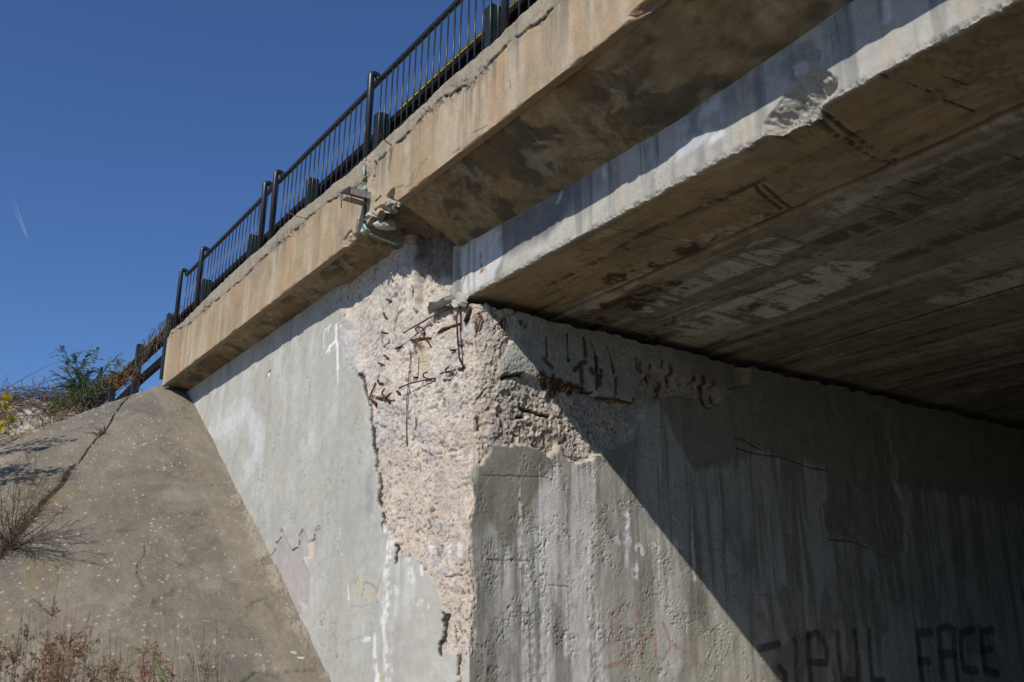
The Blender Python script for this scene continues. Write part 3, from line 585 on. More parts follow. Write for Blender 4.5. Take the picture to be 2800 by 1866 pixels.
for i, (p, sz, lb) in enumerate((((1267, 829), (.06, .05, .05), 'small tan stone wedged under the sunlit end of the girder'),
                                 ((1331, 842), (.055, .05, .06), 'upright pale stone standing in the dark gap right of the girder end'),
                                 ((1386, 856), (.10, .08, .055), 'larger pale broken block lying on the bearing seat under the girder'),
                                 ((1415, 862), (.05, .05, .05), 'squarish pale block touching the larger broken block on the bearing seat'),
                                 ((1455, 879), (.08, .06, .04), 'low grey crumb of concrete farthest along the bearing seat'))):
    q = onX(p, XC - .05) if i else np.array(surf(p, .06)); rock('concrete_chunk', q, sz, 40 + i, M_chunk, lb, 'concrete chunk', 'broken concrete on the bearing seat')

# ------------------------------------------------------------------ decks
YF = 4.31
def xs_for(x0, x1, Y, Z, step):
    sf = np.linspace(x0, x1, 5000); return spaced(sf, proj(sf, Y, Z)[0], step)
ochre = np.array((.335, .253, .160)); greyc = np.array((.275, .252, .20))
seam_pts = [onY(p, YF)[[0, 2]] for p in R3((60, 1500), (280, 1400), (400, 1280), (520, 1190), (620, 1105), (740, 985), (880, 855), (1000, 762), (1080, 680), (1200, 590), (1310, 530))
            + [(990, 500), (1010, 475)] + R4((330, 1170), (460, 1060), (600, 920), (700, 800), (840, 690), (1000, 600), (1060, 560), (1150, 450), (1300, 300), (1480, 170), (1600, 70), (1650, 30))]
seam_pts.append(np.array([-4.0, 5.36])); seam_pts.append(np.array([6, 5.36]))
def build_fascia(parent, Xs, ztop, zbot, root, seed, broken):
    X = Xs; n = len(X); wob = fbm(X * 1.7, X * 0, seed, 4); fin = fbm(X * 9, X * 0, seed + 1, 4)
    zt = ztop(X) + .012 * wob + .016 * fin; zb = zbot(X) + .004 * fin
    rows_top = [(5.30, None), (4.9, None), (4.5, None), (4.335, None)]
    nf = 96; T = np.linspace(0, 1, nf)
    Zf = zt[:, None] + (zb - zt)[:, None] * T[None]; Xg = np.repeat(X[:, None], nf, 1)
    wx = .03 * fbm(Xg * 8, Zf * 8, seed + 2, 3); wy = .03 * fbm(Xg * 8, Zf * 8, seed + 3, 4)
    seam = np.array(seam_pts); zs = np.interp(X, seam[:, 0], seam[:, 1])[:, None]
    dseam = Zf - zs + wy * 1.1
    big = fbr(Xg * 1.2, Zf * 1.2, seed + 4, 4); mid = fbr(Xg * 6, Zf * 6, seed + 5, 4); dr1 = fbm(Xg * 7, Zf * .6, seed + 6, 4); dr2 = fbm(Xg * 20, Zf * 1.2, seed + 7, 3); fine = fbm(Xg * 30, Zf * 30, seed + 8, 3)
    hon = sstep(-.1, .35, fbm(Xg * 1.5, Zf * 0, seed + 9, 3)) * sstep(.12, .02, np.abs(dseam)) * sstep(-.1, .4, fbm(Xg * 28, Zf * 28, seed + 10, 3))
    sc_ = sstep(.017, .004, np.abs(dseam + .010 * fine)) * sstep(-.25, .25, fbm(Xg * 7, Zf * 4, seed + 11, 4))
    up = sstep(-.01, .02, dseam)
    d = .004 * big + .003 * mid - .022 * sc_ - .016 * hon + .010 * up + .006 * up * mid
    C = ochre[None, None] * (1 + .12 * big + .07 * mid)[..., None]
    C = mixc(C, (.41, .345, .26), sstep(-.1, .45, dr1) * .7); C = mixc(C, (.36, .215, .11), sstep(.1, .55, fbm(Xg * 5, Zf * .9, seed + 12, 4)) * .6)
    C = mixc(C, (.47, .43, .38), sstep(.25, .7, dr2) * .45 * sstep(.1, .5, fbm(Xg * 1.3, Zf * .3, seed + 14, 2) + .3))
    C = mixc(C, (.14, .125, .095), sstep(.05, .5, fbm(Xg * 11, Zf * .5, seed + 13, 4) + .25 * big) * .6 * sstep(-.7, -.05, dseam))
    C = mixc(C, (.20, .17, .125), sstep(.1, .5, fbr(Xg * 2.5, Zf * 1.6, seed + 41, 5)) * .4); C = mixc(C, greyc, up * (.75 + .2 * mid)); C = mixc(C, (.16, .145, .11), up * sstep(.1, .6, dr1) * .5)
    C = mixc(C, (.15, .14, .11), sstep(.16, .0, -dseam) * sstep(0, .5, dr1 + mid * .5) * .55 * (1 - up))
    C = mixc(C, (.05, .045, .037), np.clip(sc_ * .85 + hon * .6, 0, 1)); C = C * (1 + .07 * (np.random.default_rng(seed).random(Xg.shape) - .5) * 2 + .08 * fine)[..., None]
    A = .16 + .5 * hon + .25 * up + .15 * sc_
    cr = np.zeros_like(Xg)
    def ln(P, wd): return line([tuple(onY(p, YF)[[0, 2]]) for p in P], Xg + wx * .3, Zf + wy * .3, wd)
    for P in (Z1((930, 640), (940, 480), (1000, 400), (1030, 310)), Z1((1040, 410), (1100, 260), (1180, 190)), Z1((890, 580), (960, 560), (1040, 430)), Z1((760, 600), (850, 565)), R3((800, 1130), (815, 1080), (805, 1060)), R3((742, 1225), (750, 1205)), R4((1010, 960), (1130, 900)), R4((1290, 570), (1300, 640)), R4((880, 1100), (940, 1060))):
        m = ln(P, .012) * .7; cr = np.maximum(cr, m); d = d - m * .006
    C = mixc(C, (.09, .075, .055), cr * .7)
    if broken:
        # mortar patch and rubble round the joint, orange run, broken lower corner
        P = [tuple(onY(p, YF)[[0, 2]]) for p in Z1((100, 380), (240, 230), (430, 120), (450, 420), (420, 620), (480, 900), (420, 1300), (100, 1400), (180, 900), (60, 640))]
        dj = sdpoly(P, Xg + wx, Zf + wy); jm = 1 - sstep(-.02, .05, dj)
        d = d + jm * (.010 + .020 * mid + .008 * fine); C = mixc(C, np.array((.37, .315, .24)) , jm * .85); A = A + jm * .4
        C = mixc(C, (.20, .17, .13), jm * sstep(.1, .6, mid) * .5)
        P = [tuple(onY(p, YF)[[0, 2]]) for p in Z1((115, 400), (240, 300), (215, 600), (115, 600))]
        om = (1 - sstep(-.02, .02, sdpoly(P, Xg + wx * .5, Zf))) * sstep(-.5, .2, dr2 + .2); C = mixc(C, (.36, .15, .035), om * .75)
        for P, wd in ((Z1((290, 200), (275, 480), (230, 560)), .016), (Z1((455, 230), (450, 420), (400, 600)), .016), (Z1((320, 620), (310, 1150)), .022), (Z1((445, 800), (530, 720)), .012)):
            m = ln(P, wd); d = d - m * .035; C = mixc(C, (.06, .05, .04), m * .8)
        P = [tuple(onY(p, YF)[[0, 2]]) for p in Z1((600, 720), (680, 620), (722, 610), (715, 760), (790, 800), (760, 900), (640, 960), (480, 900), (440, 960), (470, 1010), (640, 1140), (640, 1500), (290, 1500), (350, 1180), (420, 1000), (440, 910), (560, 850), (620, 800))]
        db = sdpoly(P, Xg + wx * .7, Zf + wy * .7); bm_ = 1 - sstep(-.008, .006, db)
        d = d - bm_ * (.09 + .05 * mid + .02 * fine); C = mixc(C, np.array((.42, .36, .29)), bm_); C = mixc(C, (.20, .10, .05), bm_ * sstep(.25, .6, mid)); A = np.maximum(A, bm_)
    if seed < 200:
        P = [tuple(onY(p, YF)[[0, 2]]) for p in Z1((-20, 1420), (0, 1310), (60, 1230), (110, 1200), (150, 1270), (200, 1210), (330, 1230), (330, 1500))]
        db = sdpoly(P, Xg + wx * .7, Zf + wy * .7); bm_ = 1 - sstep(-.008, .006, db); d = d - bm_ * (.05 + .05 * mid + .02 * fine); C = mixc(C, np.array((.36, .29, .21)), bm_); A = np.maximum(A, bm_)
    # chipped run along the lower edge near the top of the picture
    P = [tuple(onY(p, YF)[[0, 2]]) for p in ((1715, 62), (1725, 40), (1760, 5), (1800, -20), (1850, -40), (1850, 40), (1720, 80))]
    bm_ = 1 - sstep(-.006, .006, sdpoly(P, Xg + wx * .5, Zf + wy * .5)); d = d - bm_ * (.06 + .03 * mid); C = mixc(C, np.array((.22, .15, .10)), bm_)
    Yg = YF - d
    edge = np.clip((Zf - zb[:, None]) / .03, 0, 1)
    Yg = Yg + (1 - edge) ** 2 * np.clip(.004 + .05 * fbm(Xg * 3, Xg * 0, seed + 21, 4) + .022 * fbm(Xg * 18, Xg * 0, seed + 20, 3), 0, .06)
    colsP = []; colsC = []
    for yy, _ in rows_top:
        colsP.append(np.stack([X, np.full(n, yy), zt - .0 * X + .004 * fin], -1)); colsC.append(np.concatenate([np.tile(greyc * .9, (n, 1)), np.full((n, 1), .4)], 1))
    P3 = np.concatenate([np.stack(colsP, 1), np.stack([Xg, Yg, Zf], -1)], 1)
    C4 = np.concatenate([np.stack(colsC, 1), np.concatenate([C, A[..., None]], -1)], 1)
    # lip under the edge
    ylast = Yg[:, -1]; lipn = 8; L_ = np.linspace(.08, 1, lipn)
    Yl = ylast[:, None] + (4.395 - ylast)[:, None] * L_; Zl = np.repeat((Zf[:, -1])[:, None], lipn, 1) + .003 * fbm(np.repeat(X[:, None], lipn, 1) * 9, Yl * 9, seed, 3)
    Cl = np.concatenate([np.tile(ochre * .8, (n, lipn, 1)), np.full((n, lipn, 1), .2)], -1)
    P3 = np.concatenate([P3, np.stack([np.repeat(X[:, None], lipn, 1), Yl, Zl], -1)], 1); C4 = np.concatenate([C4, Cl], 1)
    grid_obj('fascia', P3, C4, M_fascia, parent)
    # soffit of the overhang
    m = 84; T = np.linspace(0, 1, m); yr, zr = root(X)
    y0 = np.full(n, 4.396); z0 = zb + .022
    Ys = y0[:, None] + (yr - y0)[:, None] * T; Zs = z0[:, None] + (zr - z0)[:, None] * T; Xg = np.repeat(X[:, None], m, 1)
    big = fbr(Xg * 1.1, Ys * 1.8, seed + 30, 5); mid = fbr(Xg * 5, Ys * 6, seed + 31, 4); wv = fbr(Xg * 3 + 2 * big, Ys * 3, seed + 32, 4)
    fine = fbr(Xg * 25, Ys * 25, seed + 37, 3)
    C = np.array((.25, .195, .118))[None, None] * (1 + .35 * big + .25 * mid)[..., None]
    C = mixc(C, (.075, .066, .05), sstep(-.12, .32, wv) * .8); C = mixc(C, (.36, .33, .27), sstep(.22, .34, fbr(Xg * 2.6, Ys * 3.2, seed + 33, 5)) * .45); C = C * (1 + .22 * fine + .22 * fbr(Xg * 11, Ys * 13, seed + 38, 3))[..., None]
    C = mixc(C, (.22, .145, .07), sstep(.2, .6, fbr(Xg * 2.2, Ys * .8, seed + 34, 3)) * .5)
    veins = sstep(.05, .0, np.abs(fbr(Xg * 2.2, Ys * 2.6, seed + 35, 5))) * sstep(-.2, .3, fbr(Xg * 1.3, Ys * 1.3, seed + 36, 3))
    C = mixc(C, (.06, .055, .045), veins * .55)
    zz = Zs + .006 * big + .004 * mid + .008 * sstep(.3, .34, fbr(Xg * 2.6, Ys * 3.2, seed + 33, 5)) + .003 * veins
    if broken:
        bk = sstep(-8.50, -8.56, Xg + .05 * fbm(Ys * 9, Ys * 0, 5, 3)); zz = zz + bk * (.16 + .06 * mid + .03 * fine) * sstep(0, .08, T)[None] ; C = mixc(C, (.16, .125, .09), bk * .8)
    grid_obj('overhang_soffit', np.stack([Xg, Ys, zz], -1), np.concatenate([C, np.full(C.shape[:2] + (1,), .35)], -1), M_soffit, parent)

topL = np.array([onY((x, y), YF)[[0, 2]] for x, y in ((449, 915), (478, 900), (504, 879), (529, 853), (570, 811), (625, 758), (676, 711), (705, 689), (734, 663), (760, 637), (793, 602), (837, 568), (885, 528), (925, 495), (961, 470), (987, 447))])
topR = np.array([onY((x, y), YF)[[0, 2]] for x, y in ((987, 447), (999, 435), (1037, 400), (1073, 367), (1091, 351), (1108, 335), (1126, 317), (1145, 300), (1165, 282), (1185, 262), (1206, 242), (1227, 223), (1248, 205), (1270, 187), (1293, 166), (1316, 144), (1341, 128), (1394, 75), (1447, 27))])
span = empty('bridge_span', (-8.6, YC, 3.6), 'concrete bridge span with ochre edge and deck beams over the dark underpass', 'bridge')
appr = empty('approach_deck', (-17.5, YW, 4.5), 'overhanging ochre edge slab on the pale wing wall, left of the broken joint', 'edge slab')
chip = lambda X: -.20 * sstep(-17.36, -17.50, X)
build_fascia(appr, xs_for(-17.56, -9.285, YF, 5, 2.2), lambda X: np.interp(X, topL[:, 0], topL[:, 1]) + .55 * chip(X), lambda X: 4.535 + .06 * sstep(-9.85, -9.45, X) * (.6 + .4 * np.sin(X * 23)), lambda X: (np.full(len(X), 4.80), np.full(len(X), 4.465)), 100, False)
zbeam = lambda X: np.interp(X, [-9.3, -8.6, -6.8, -5.04, -3.4, -2], [4.36, 4.262, 4.182, 4.16, 4.25, 4.30])
build_fascia(span, np.concatenate([xs_for(-9.262, -5.0, YF, 5, 2.2), np.linspace(-4.96, 6, 160)]), lambda X: np.interp(X, topR[:, 0], topR[:, 1]),
             lambda X: 4.603 + (.02 + .03 * np.sin(X * 31)) * sstep(-8.56, -8.66, X), lambda X: (np.full(len(X), 5.14), zbeam(X)), 300, True)
MB().box((-8.6, 5.32, 3.72), (6, 41.0, 5.40)).build('road_slab', M_chunk, span)
MB().box((-19.5, 5.31, 4.66), (-8.7, 41.0, 5.40)).build('road_slab', M_chunk, appr)
MB().box((-17.5, 4.5, 4.62), (-9.3, 5.30, 4.70)).build('footway_core', M_chunk, appr)

for x, nm in ((-9.287, 'end_face'), (-17.558, 'end_face')):
    m = MB(); m.poly([(x, 4.33, 5.40), (x, 4.33, 4.56), (x, 4.40, 4.57), (x, 4.79, 4.47), (x, 5.30, 4.47), (x, 5.30, 5.40)]); m.build(nm, M_chunk, appr)
# edge girder: front face and its bottom, then the other deck beams
ZB = 3.615
def under(p): q = onZ(p, ZB); return (q[0], q[1])
def UN(pts): return [under(p) for p in pts]
def soffit_paint(X, Y, first):
    big = fbr(X * .8, Y * .9, 401, 4); mid = fbr(X * 5, Y * 5, 402, 4); wx = .06 * fbm(X * 5, Y * 5, 403, 4); wy = .06 * fbm(X * 5, Y * 5, 404, 4)
    lon = fbm(X * .8, Y * 7, 405, 4); lat = fbm(X * 14, Y * 1.6, 406, 3); fine = fbm(X * 26, Y * 26, 407, 3)
    C = np.array((.36, .285, .18))[None, None] * (1 + .2 * big + .16 * mid + .12 * lon + .10 * fine)[..., None]
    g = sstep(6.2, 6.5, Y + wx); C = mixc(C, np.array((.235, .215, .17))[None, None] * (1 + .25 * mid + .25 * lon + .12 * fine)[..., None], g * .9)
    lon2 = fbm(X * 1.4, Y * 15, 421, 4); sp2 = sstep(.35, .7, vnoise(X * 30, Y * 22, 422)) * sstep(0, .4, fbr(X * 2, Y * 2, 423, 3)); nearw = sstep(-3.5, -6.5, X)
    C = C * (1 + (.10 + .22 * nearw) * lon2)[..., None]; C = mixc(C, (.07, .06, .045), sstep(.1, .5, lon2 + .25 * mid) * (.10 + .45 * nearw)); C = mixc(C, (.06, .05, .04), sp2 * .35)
    C = mixc(C, (.16, .14, .105), sstep(.1, .6, lon) * .5); C = mixc(C, (.12, .10, .07), sstep(.15, .6, fbr(X * 2.2, Y * 2.8, 409, 4)) * .3); C = mixc(C, (.26, .235, .19), sstep(.2, .6, fbr(X * 1.6, Y * 4, 410, 4)) * .4)
    wob = np.clip(sstep(-.25, .08, lat * .6 + mid * .5 + fine * .25 + .1), 0, 1)
    for P, a in ((R7((830, 1400), (1180, 1240), (1390, 1250), (1370, 1310), (1000, 1480), (500, 1600), (250, 1568), (560, 1440)), .9), (R7((560, 1290), (750, 1200), (1040, 1160), (900, 1250), (640, 1330), (330, 1480), (150, 1540)), .75), (R7((1150, 1000), (1240, 930), (1430, 905), (1300, 975), (1180, 1045)), .6),
                 (R7((1590, 1030), (1700, 970), (1880, 910), (1750, 995)), .7), (R7((1780, 660), (1990, 560), (2120, 500), (2120, 560), (1900, 640)), .7), (R7((430, 1150), (600, 1110), (860, 1010), (960, 1000), (800, 1080), (600, 1190)), .55), (R7((1620, 1440), (1800, 1360), (2100, 1270), (2100, 1380), (1800, 1460)), .6), (R7((0, 1420), (180, 1340), (420, 1230), (300, 1310), (100, 1450), (0, 1500)), .6), (R7((-100, 1760), (300, 1640), (600, 1560), (800, 1540), (500, 1680), (100, 1800)), .6),
                 (R7((0, 1160), (90, 1090), (180, 1075), (100, 1130)), .4), (R7((560, 840), (760, 730), (830, 720), (700, 800)), .35)):
        C = mixc(C, (.54, .52, .47), (1 - sstep(-.03, .035, sdpoly(UN(P), X + wx, Y + wy, .4))) * a * wob)
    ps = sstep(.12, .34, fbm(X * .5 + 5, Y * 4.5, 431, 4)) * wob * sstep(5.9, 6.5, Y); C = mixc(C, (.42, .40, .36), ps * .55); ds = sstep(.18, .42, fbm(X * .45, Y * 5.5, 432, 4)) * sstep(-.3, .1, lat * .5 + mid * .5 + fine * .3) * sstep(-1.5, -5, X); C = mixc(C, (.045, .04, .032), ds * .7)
    bk = np.zeros(X.shape)
    for P in (R7((90, 1310), (400, 1195), (690, 1060), (840, 1005), (950, 1000), (760, 1100), (520, 1215), (200, 1330), (60, 1380)), R7((0, 1540), (150, 1420), (380, 1340), (560, 1340), (420, 1420), (250, 1480), (0, 1600)), R7((690, 1480), (800, 1440), (870, 1450), (800, 1500)), R7((-200, 1640), (200, 1640), (500, 1480), (300, 1660), (0, 1740))):
        bk = np.maximum(bk, 1 - sstep(-.08, .06, sdpoly(UN(P), X + wx * 1.6, Y + wy * 1.6, .4)))
    C = mixc(C, (.035, .03, .025), bk * sstep(-.2, .15, mid + lat * .5 + fine * .4) * .85)
    ru = np.zeros(X.shape)
    for P, r in ((R7((0, 1500), (120, 1440), (250, 1405)), .10), (R7((290, 1360), (450, 1340)), .07), (R7((200, 1190), (250, 1165)), .05), (R7((400, 990), (420, 985)), .03), (R7((280, 1440), (180, 1470)), .06), (R7((2030, 1480), (2091, 1500)), .06), (R7((700, 1045), (720, 1040)), .04), (R7((1100, 1215), (1110, 1210)), .03)):
        ru = np.maximum(ru, line(UN(P), X + wx, Y + wy, r, .1))
    C = mixc(C, (.085, .030, .014), ru * sstep(-.3, .3, fine + mid) * .9)
    gr = np.zeros(X.shape)
    for P, r in ((R7((1060, 565), (1150, 630), (1260, 680), (1370, 740), (1480, 790)), .028), (R7((1080, 560), (1190, 600), (1300, 660), (1420, 740), (1500, 770)), .022), (R7((810, 885), (870, 950), (940, 1000)), .022), (R7((850, 880), (920, 945), (990, 1000)), .016), (R7((1420, 355), (1650, 440)), .010), (R7((1720, 480), (1860, 535)), .014), (R7((970, 600), (1070, 630)), .014),
                 (R7((100, 1085), (250, 1110), (520, 1165)), .008), (R7((1435, 885), (1640, 945)), .008), (R7((1520, 850), (1600, 880)), .008), (R7((1290, 965), (1490, 1015)), .008), (R7((1370, 930), (1430, 950)), .008), (R7((1650, 825), (1790, 865)), .006), (R7((940, 1130), (1050, 1155)), .012), (R7((830, 1210), (910, 1245)), .010), (R7((850, 1175), (950, 1200)), .010), (R7((690, 1235), (820, 1268)), .014),
                 (R7((575, 1290), (715, 1318)), .010), (R7((640, 1265), (690, 1280)), .008), (R7((1700, 365), (1830, 410)), .005), (R7((2010, 730), (2091, 760)), .008), (R7((1900, 1290), (2040, 1330)), .008), (R7((500, 1420), (600, 1440)), .006), (R7((870, 1420), (960, 1440)), .006), (R7((700, 680), (810, 720)), .004)):
        gr = np.maximum(gr, line(UN(P), X + wx * .25, Y + wy * .25, r * 1.3, .3))
    gr = gr * sstep(-.35, .1, fine + mid * .6 + .1); C = mixc(C, (.045, .037, .028), gr * .8)
    sq = np.maximum(line(UN(R7((778, 1175), (810, 1150), (870, 1145), (903, 1132), (880, 1130), (830, 1148), (800, 1160))), X, Y, .022), 0); C = mixc(C, (.40, .40, .36), sq * .8)
    board = .6 * sstep(.014, .0, np.abs(((X + .03 * np.sin(Y * 2)) % .62) - .31)) * sstep(-.1, .4, fbm(X * 1.2, Y * 1.2, 411, 3)); C = mixc(C, (.09, .075, .055), board * .45)
    h = .004 * mid + .002 * lon + .012 * gr + .002 * fine
    return C, h
bx = np.concatenate([xs_for(-8.62, -1.6, YC, ZB, 2.2), np.linspace(-1.5, 6, 120)]); nb = len(bx)
nfr, nbo = 84, 110
ze = ZB + .010 * fbm(bx * 6, bx * 0, 501, 4) + .006 * fbm(bx * 24, bx * 0, 502, 3)
zt = zbeam(bx) + .05
Zf = zt[:, None] + (ze - zt)[:, None] * np.linspace(0, 1, nfr); Xg = np.repeat(bx[:, None], nfr, 1)
big = fbm(Xg * 1.1, Zf * 1.1, 503, 4); mid = fbm(Xg * 6, Zf * 6, 504, 4); dr1 = fbm(Xg * 6, Zf * .7, 505, 4); dr2 = fbm(Xg * 18, Zf * 1, 506, 3); fine = fbm(Xg * 28, Zf * 28, 507, 3)
C = np.array((.385, .375, .34))[None, None] * (1 + .10 * big + .08 * mid)[..., None]
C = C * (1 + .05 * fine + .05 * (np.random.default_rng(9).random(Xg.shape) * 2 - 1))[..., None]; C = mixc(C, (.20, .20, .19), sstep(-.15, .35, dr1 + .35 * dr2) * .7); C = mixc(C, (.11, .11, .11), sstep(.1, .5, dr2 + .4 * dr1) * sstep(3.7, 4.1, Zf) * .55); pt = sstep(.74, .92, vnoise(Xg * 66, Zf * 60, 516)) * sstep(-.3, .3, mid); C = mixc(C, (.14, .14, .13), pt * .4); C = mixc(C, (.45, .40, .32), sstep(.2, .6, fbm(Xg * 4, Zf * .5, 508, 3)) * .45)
def BM(pts): return [tuple(onY(p, YC)[[0, 2]]) for p in pts]
wx = .03 * fbm(Xg * 7, Zf * 7, 509, 3); wy = .03 * fbm(Xg * 7, Zf * 7, 510, 3)
C = mixc(C, (.11, .11, .11), (1 - sstep(-.05, .08, sdpoly(BM([(1245, 690), (1262, 680), (1260, 830), (1245, 830)]), Xg, Zf))) * .6)
C = mixc(C, (.12, .12, .125), (1 - sstep(-.04, .1, sdpoly(BM([(1378, 615), (1530, 525), (1560, 505), (1560, 560), (1500, 640), (1375, 700)]), Xg + wx * 2, Zf + wy))) * (.75 + .25 * mid))
white = (1 - sstep(-.04, .05, sdpoly(BM([(1262, 680), (1300, 655), (1375, 612), (1372, 700), (1350, 760), (1262, 830)]), Xg + wx * 2, Zf))) * sstep(-.45, .2, dr2 + .5 * dr1 + .1); C = mixc(C, (.58, .58, .585), white * .8)
for P in (R7((430, 620), (560, 520), (685, 430), (680, 560), (560, 680), (440, 760)),): C = mixc(C, (.46, .47, .50), (1 - sstep(-.03, .04, sdpoly(BM(P), Xg + wx, Zf + wy))) * sstep(-.5, .1, mid + dr2 * .6) * .8)
for P, r in ((R7((1440, 0), (1440, 90)), .05), (R7((80, 810), (85, 840)), .04), (R4((1660, 1380), (1640, 1440)), .04), (R7((640, 640), (600, 670)), .06)): C = mixc(C, (.62, .63, .66), line(BM(P), Xg + wx, Zf, r, .2) * .7)
for P, r in ((Z2((1640, 90), (1640, 200), (1655, 340)), .035), (Z2((1430, 370), (1385, 500)), .03), (Z2((1690, 290), (1640, 340)), .03)): C = mixc(C, (.24, .10, .035), line(BM(P), Xg + wx * .5, Zf + wy * .5, r, .1) * sstep(-.4, .3, fine + mid) * .9)
C = mixc(C, (.40, .37, .31), sstep(.10, .0, Zf - ze[:, None]) * .3)
d = .004 * big + .003 * mid
no = sdpoly(BM(R7((850, 590), (930, 470), (1000, 330), (1040, 255), (1110, 240), (1110, 320), (1190, 385), (1195, 440), (1110, 520), (1100, 580), (960, 640), (860, 690))), Xg + wx, Zf + wy)
nm = 1 - sstep(-.02, .012, no); lump_ = ridged(Xg * 9, Zf * 9, 511, 4) - .5
dep = nm * (.012 + .13 * sstep(.34, .0, Zf - ZB) * sstep(0, -.12, no) + .05 * lump_ + .02 * fine); d = d - dep
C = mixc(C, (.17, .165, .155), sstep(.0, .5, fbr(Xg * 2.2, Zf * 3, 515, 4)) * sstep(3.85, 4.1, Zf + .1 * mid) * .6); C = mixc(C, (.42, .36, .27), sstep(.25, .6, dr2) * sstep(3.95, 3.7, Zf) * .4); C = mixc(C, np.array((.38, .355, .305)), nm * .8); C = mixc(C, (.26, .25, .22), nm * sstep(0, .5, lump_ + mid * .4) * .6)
sp_ = (1 - sstep(-.01, .02, sdpoly(BM(R7((1000, 320), (1040, 285), (1075, 300), (1060, 350), (1010, 370))), Xg + wx * .5, Zf))); d = d + sp_ * .03; C = mixc(C, (.50, .50, .50), sp_ * .7)
edge = np.clip((Zf - ze[:, None]) / .05, 0, 1); chipn = np.clip(.010 + .022 * fbm(Xg * 12, Zf * 6, 512, 4) + .022 * fbm(Xg * 45, Zf * 30, 513, 2), 0, .06)
d = d - (1 - edge) ** 1.5 * chipn; C = mixc(C, np.array((.44, .42, .36)), (1 - edge) * .6)
A = .16 + nm * .8 + (1 - edge) * .5
Pf = np.stack([Xg, YC - d, Zf], -1); Cf = np.concatenate([C, A[..., None]], -1)
Yb = np.concatenate([np.linspace(.03, 1, nbo)]); yl = Pf[:, -1, 1]
Ybm = yl[:, None] + (6.285 - yl)[:, None] * Yb; Xb = np.repeat(bx[:, None], nbo, 1)
Cb, hb = soffit_paint(Xb, Ybm, True)
lift = np.clip(dep[:, -1] - .02, 0, 1)[:, None] * sstep(.35, 0, Ybm - yl[:, None])
Zb = ZB + (ze - ZB)[:, None] * sstep(.10, 0, Ybm - yl[:, None]) + hb + .55 * lift + .06 * sstep(6.262 + .018 * fbm(Xb * 5, Xb * 0, 561, 4), 6.285, Ybm)
jd = sstep(6.235 + .03 * fbm(Xb * 5, Xb * 0, 561, 4), 6.28, Ybm); Cb = mixc(Cb, (.03, .025, .02), jd * .9)
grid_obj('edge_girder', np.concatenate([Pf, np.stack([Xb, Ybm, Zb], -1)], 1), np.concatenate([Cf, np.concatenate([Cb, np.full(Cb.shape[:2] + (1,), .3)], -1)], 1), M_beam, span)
ys = [6.29, 7.40, 8.55, 9.75, 10.9, 12.1, 13.3, 14.6, 16.0, 41.0]
for k in range(len(ys) - 1):
    X = np.concatenate([xs_for(-8.62, .5, ys[k], ZB, 3.0 + k), np.linspace(.6, 6, 60)])
    m = max(24, 90 - 12 * k); a, b = ys[k] + .004, ys[k + 1] - .004; Yk = a + (b - a) * np.linspace(0, 1, m)
    Xg = np.repeat(X[:, None], m, 1); Yg = np.repeat(Yk[None], len(X), 0)
    Cb, hb = soffit_paint(Xg, Yg, False); ed = np.minimum(Yg - a, b - Yg); wv = .014 * fbm(Xg * 6, Yg * 0 + k, 520 + k, 4)
    gap = np.where(Yg - a < b - Yg, .05 if k == 0 else .010, .010)
    wdj = np.where(Yg - a < b - Yg, .055 if k == 0 else .026, .018); e2 = sstep(wdj + wv, .0, ed); Z = ZB + hb + (-.010, -.004, .004, -.004, .006, 0, .004, 0, 0)[k] + gap * e2
    Cb = mixc(Cb, (.05, .043, .035), e2 * np.where(gap > .02, .95, .75)); Cb = mixc(Cb, (.36, .34, .29), sstep(.14, .03, ed) * sstep(-.15, .4, fbm(Xg * 1.6, Yg * 2, 530 + k, 4)) * .6)
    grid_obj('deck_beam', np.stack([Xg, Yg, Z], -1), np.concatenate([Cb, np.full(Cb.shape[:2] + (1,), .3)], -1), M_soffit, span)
MB().quad((-8.63, 5.13, 3.62), (-8.63, 5.33, 3.62), (-8.63, 5.33, 4.4), (-8.63, 5.13, 4.4)).build('girder_end', M_chunk, span)
# bars and sealant at the joint
def sub(pts, r, name, mat, par, sides=6):
    return MB().tube(pts, r, sides, .1, random.Random(len(pts))).build(name, mat, par, True)
def fp(p, off): d = ray(*p); return Vector(d * ((YF - off) / d[1]))
sub([fp(p, o) for p, o in zip(Z1((283, 290), (285, 350), (300, 415)), (.008, .01, .012))], .014, 'joint_seal', M_mint, appr)
sub([fp(p, .0) for p in Z1((305, 590), (312, 625))], .022, 'joint_seal', M_mint, appr)
sub([fp(p, o) for p, o in zip(Z1((296, 1120), (305, 1165), (330, 1195)), (.0, .02, .02))], .014, 'joint_seal', M_mint, appr)
m = MB(); a = Vector((-9.27, 4.30, 4.535)); 
for i in range(7):
    y0, y1 = 4.30 + .065 * i, 4.30 + .065 * (i + 1); t0, t1 = .006 + .003 * i, .012 + .004 * (i + 1)
    z0, z1 = 4.545 - .008 * i, 4.545 - .008 * (i + 1)
    m.box((-9.275 - t0, y0, z0 - .012), (-9.265 + t0 * .6, y1 - .0005, z0))
m.build('joint_seal', M_mint, appr); sub([Vector((-9.28, 4.28, 4.55)), Vector((-9.27, 4.30, 4.54)), Vector((-9.29, 4.33, 4.53))], .028, 'joint_seal', M_mint, appr)
P0 = fp(R4((455, 1045))[0], .0)
sub([P0, P0 + Vector((-.02, -.06, .035)), P0 + Vector((.02, -.16, .06)), P0 + Vector((.06, -.27, .10))], .006, 'rusty_wire', M_rust, span)
sub([P0 + Vector((0, -.006, 0)), P0 + Vector((-.02, -.01, -.14)), P0 + Vector((-.06, -.012, -.24)), P0 + Vector((-.05, -.006, -.30))], .003, 'rusty_wire', M_darkrust, span)
P0 = fp(R3((1050, 712))[0], .0)
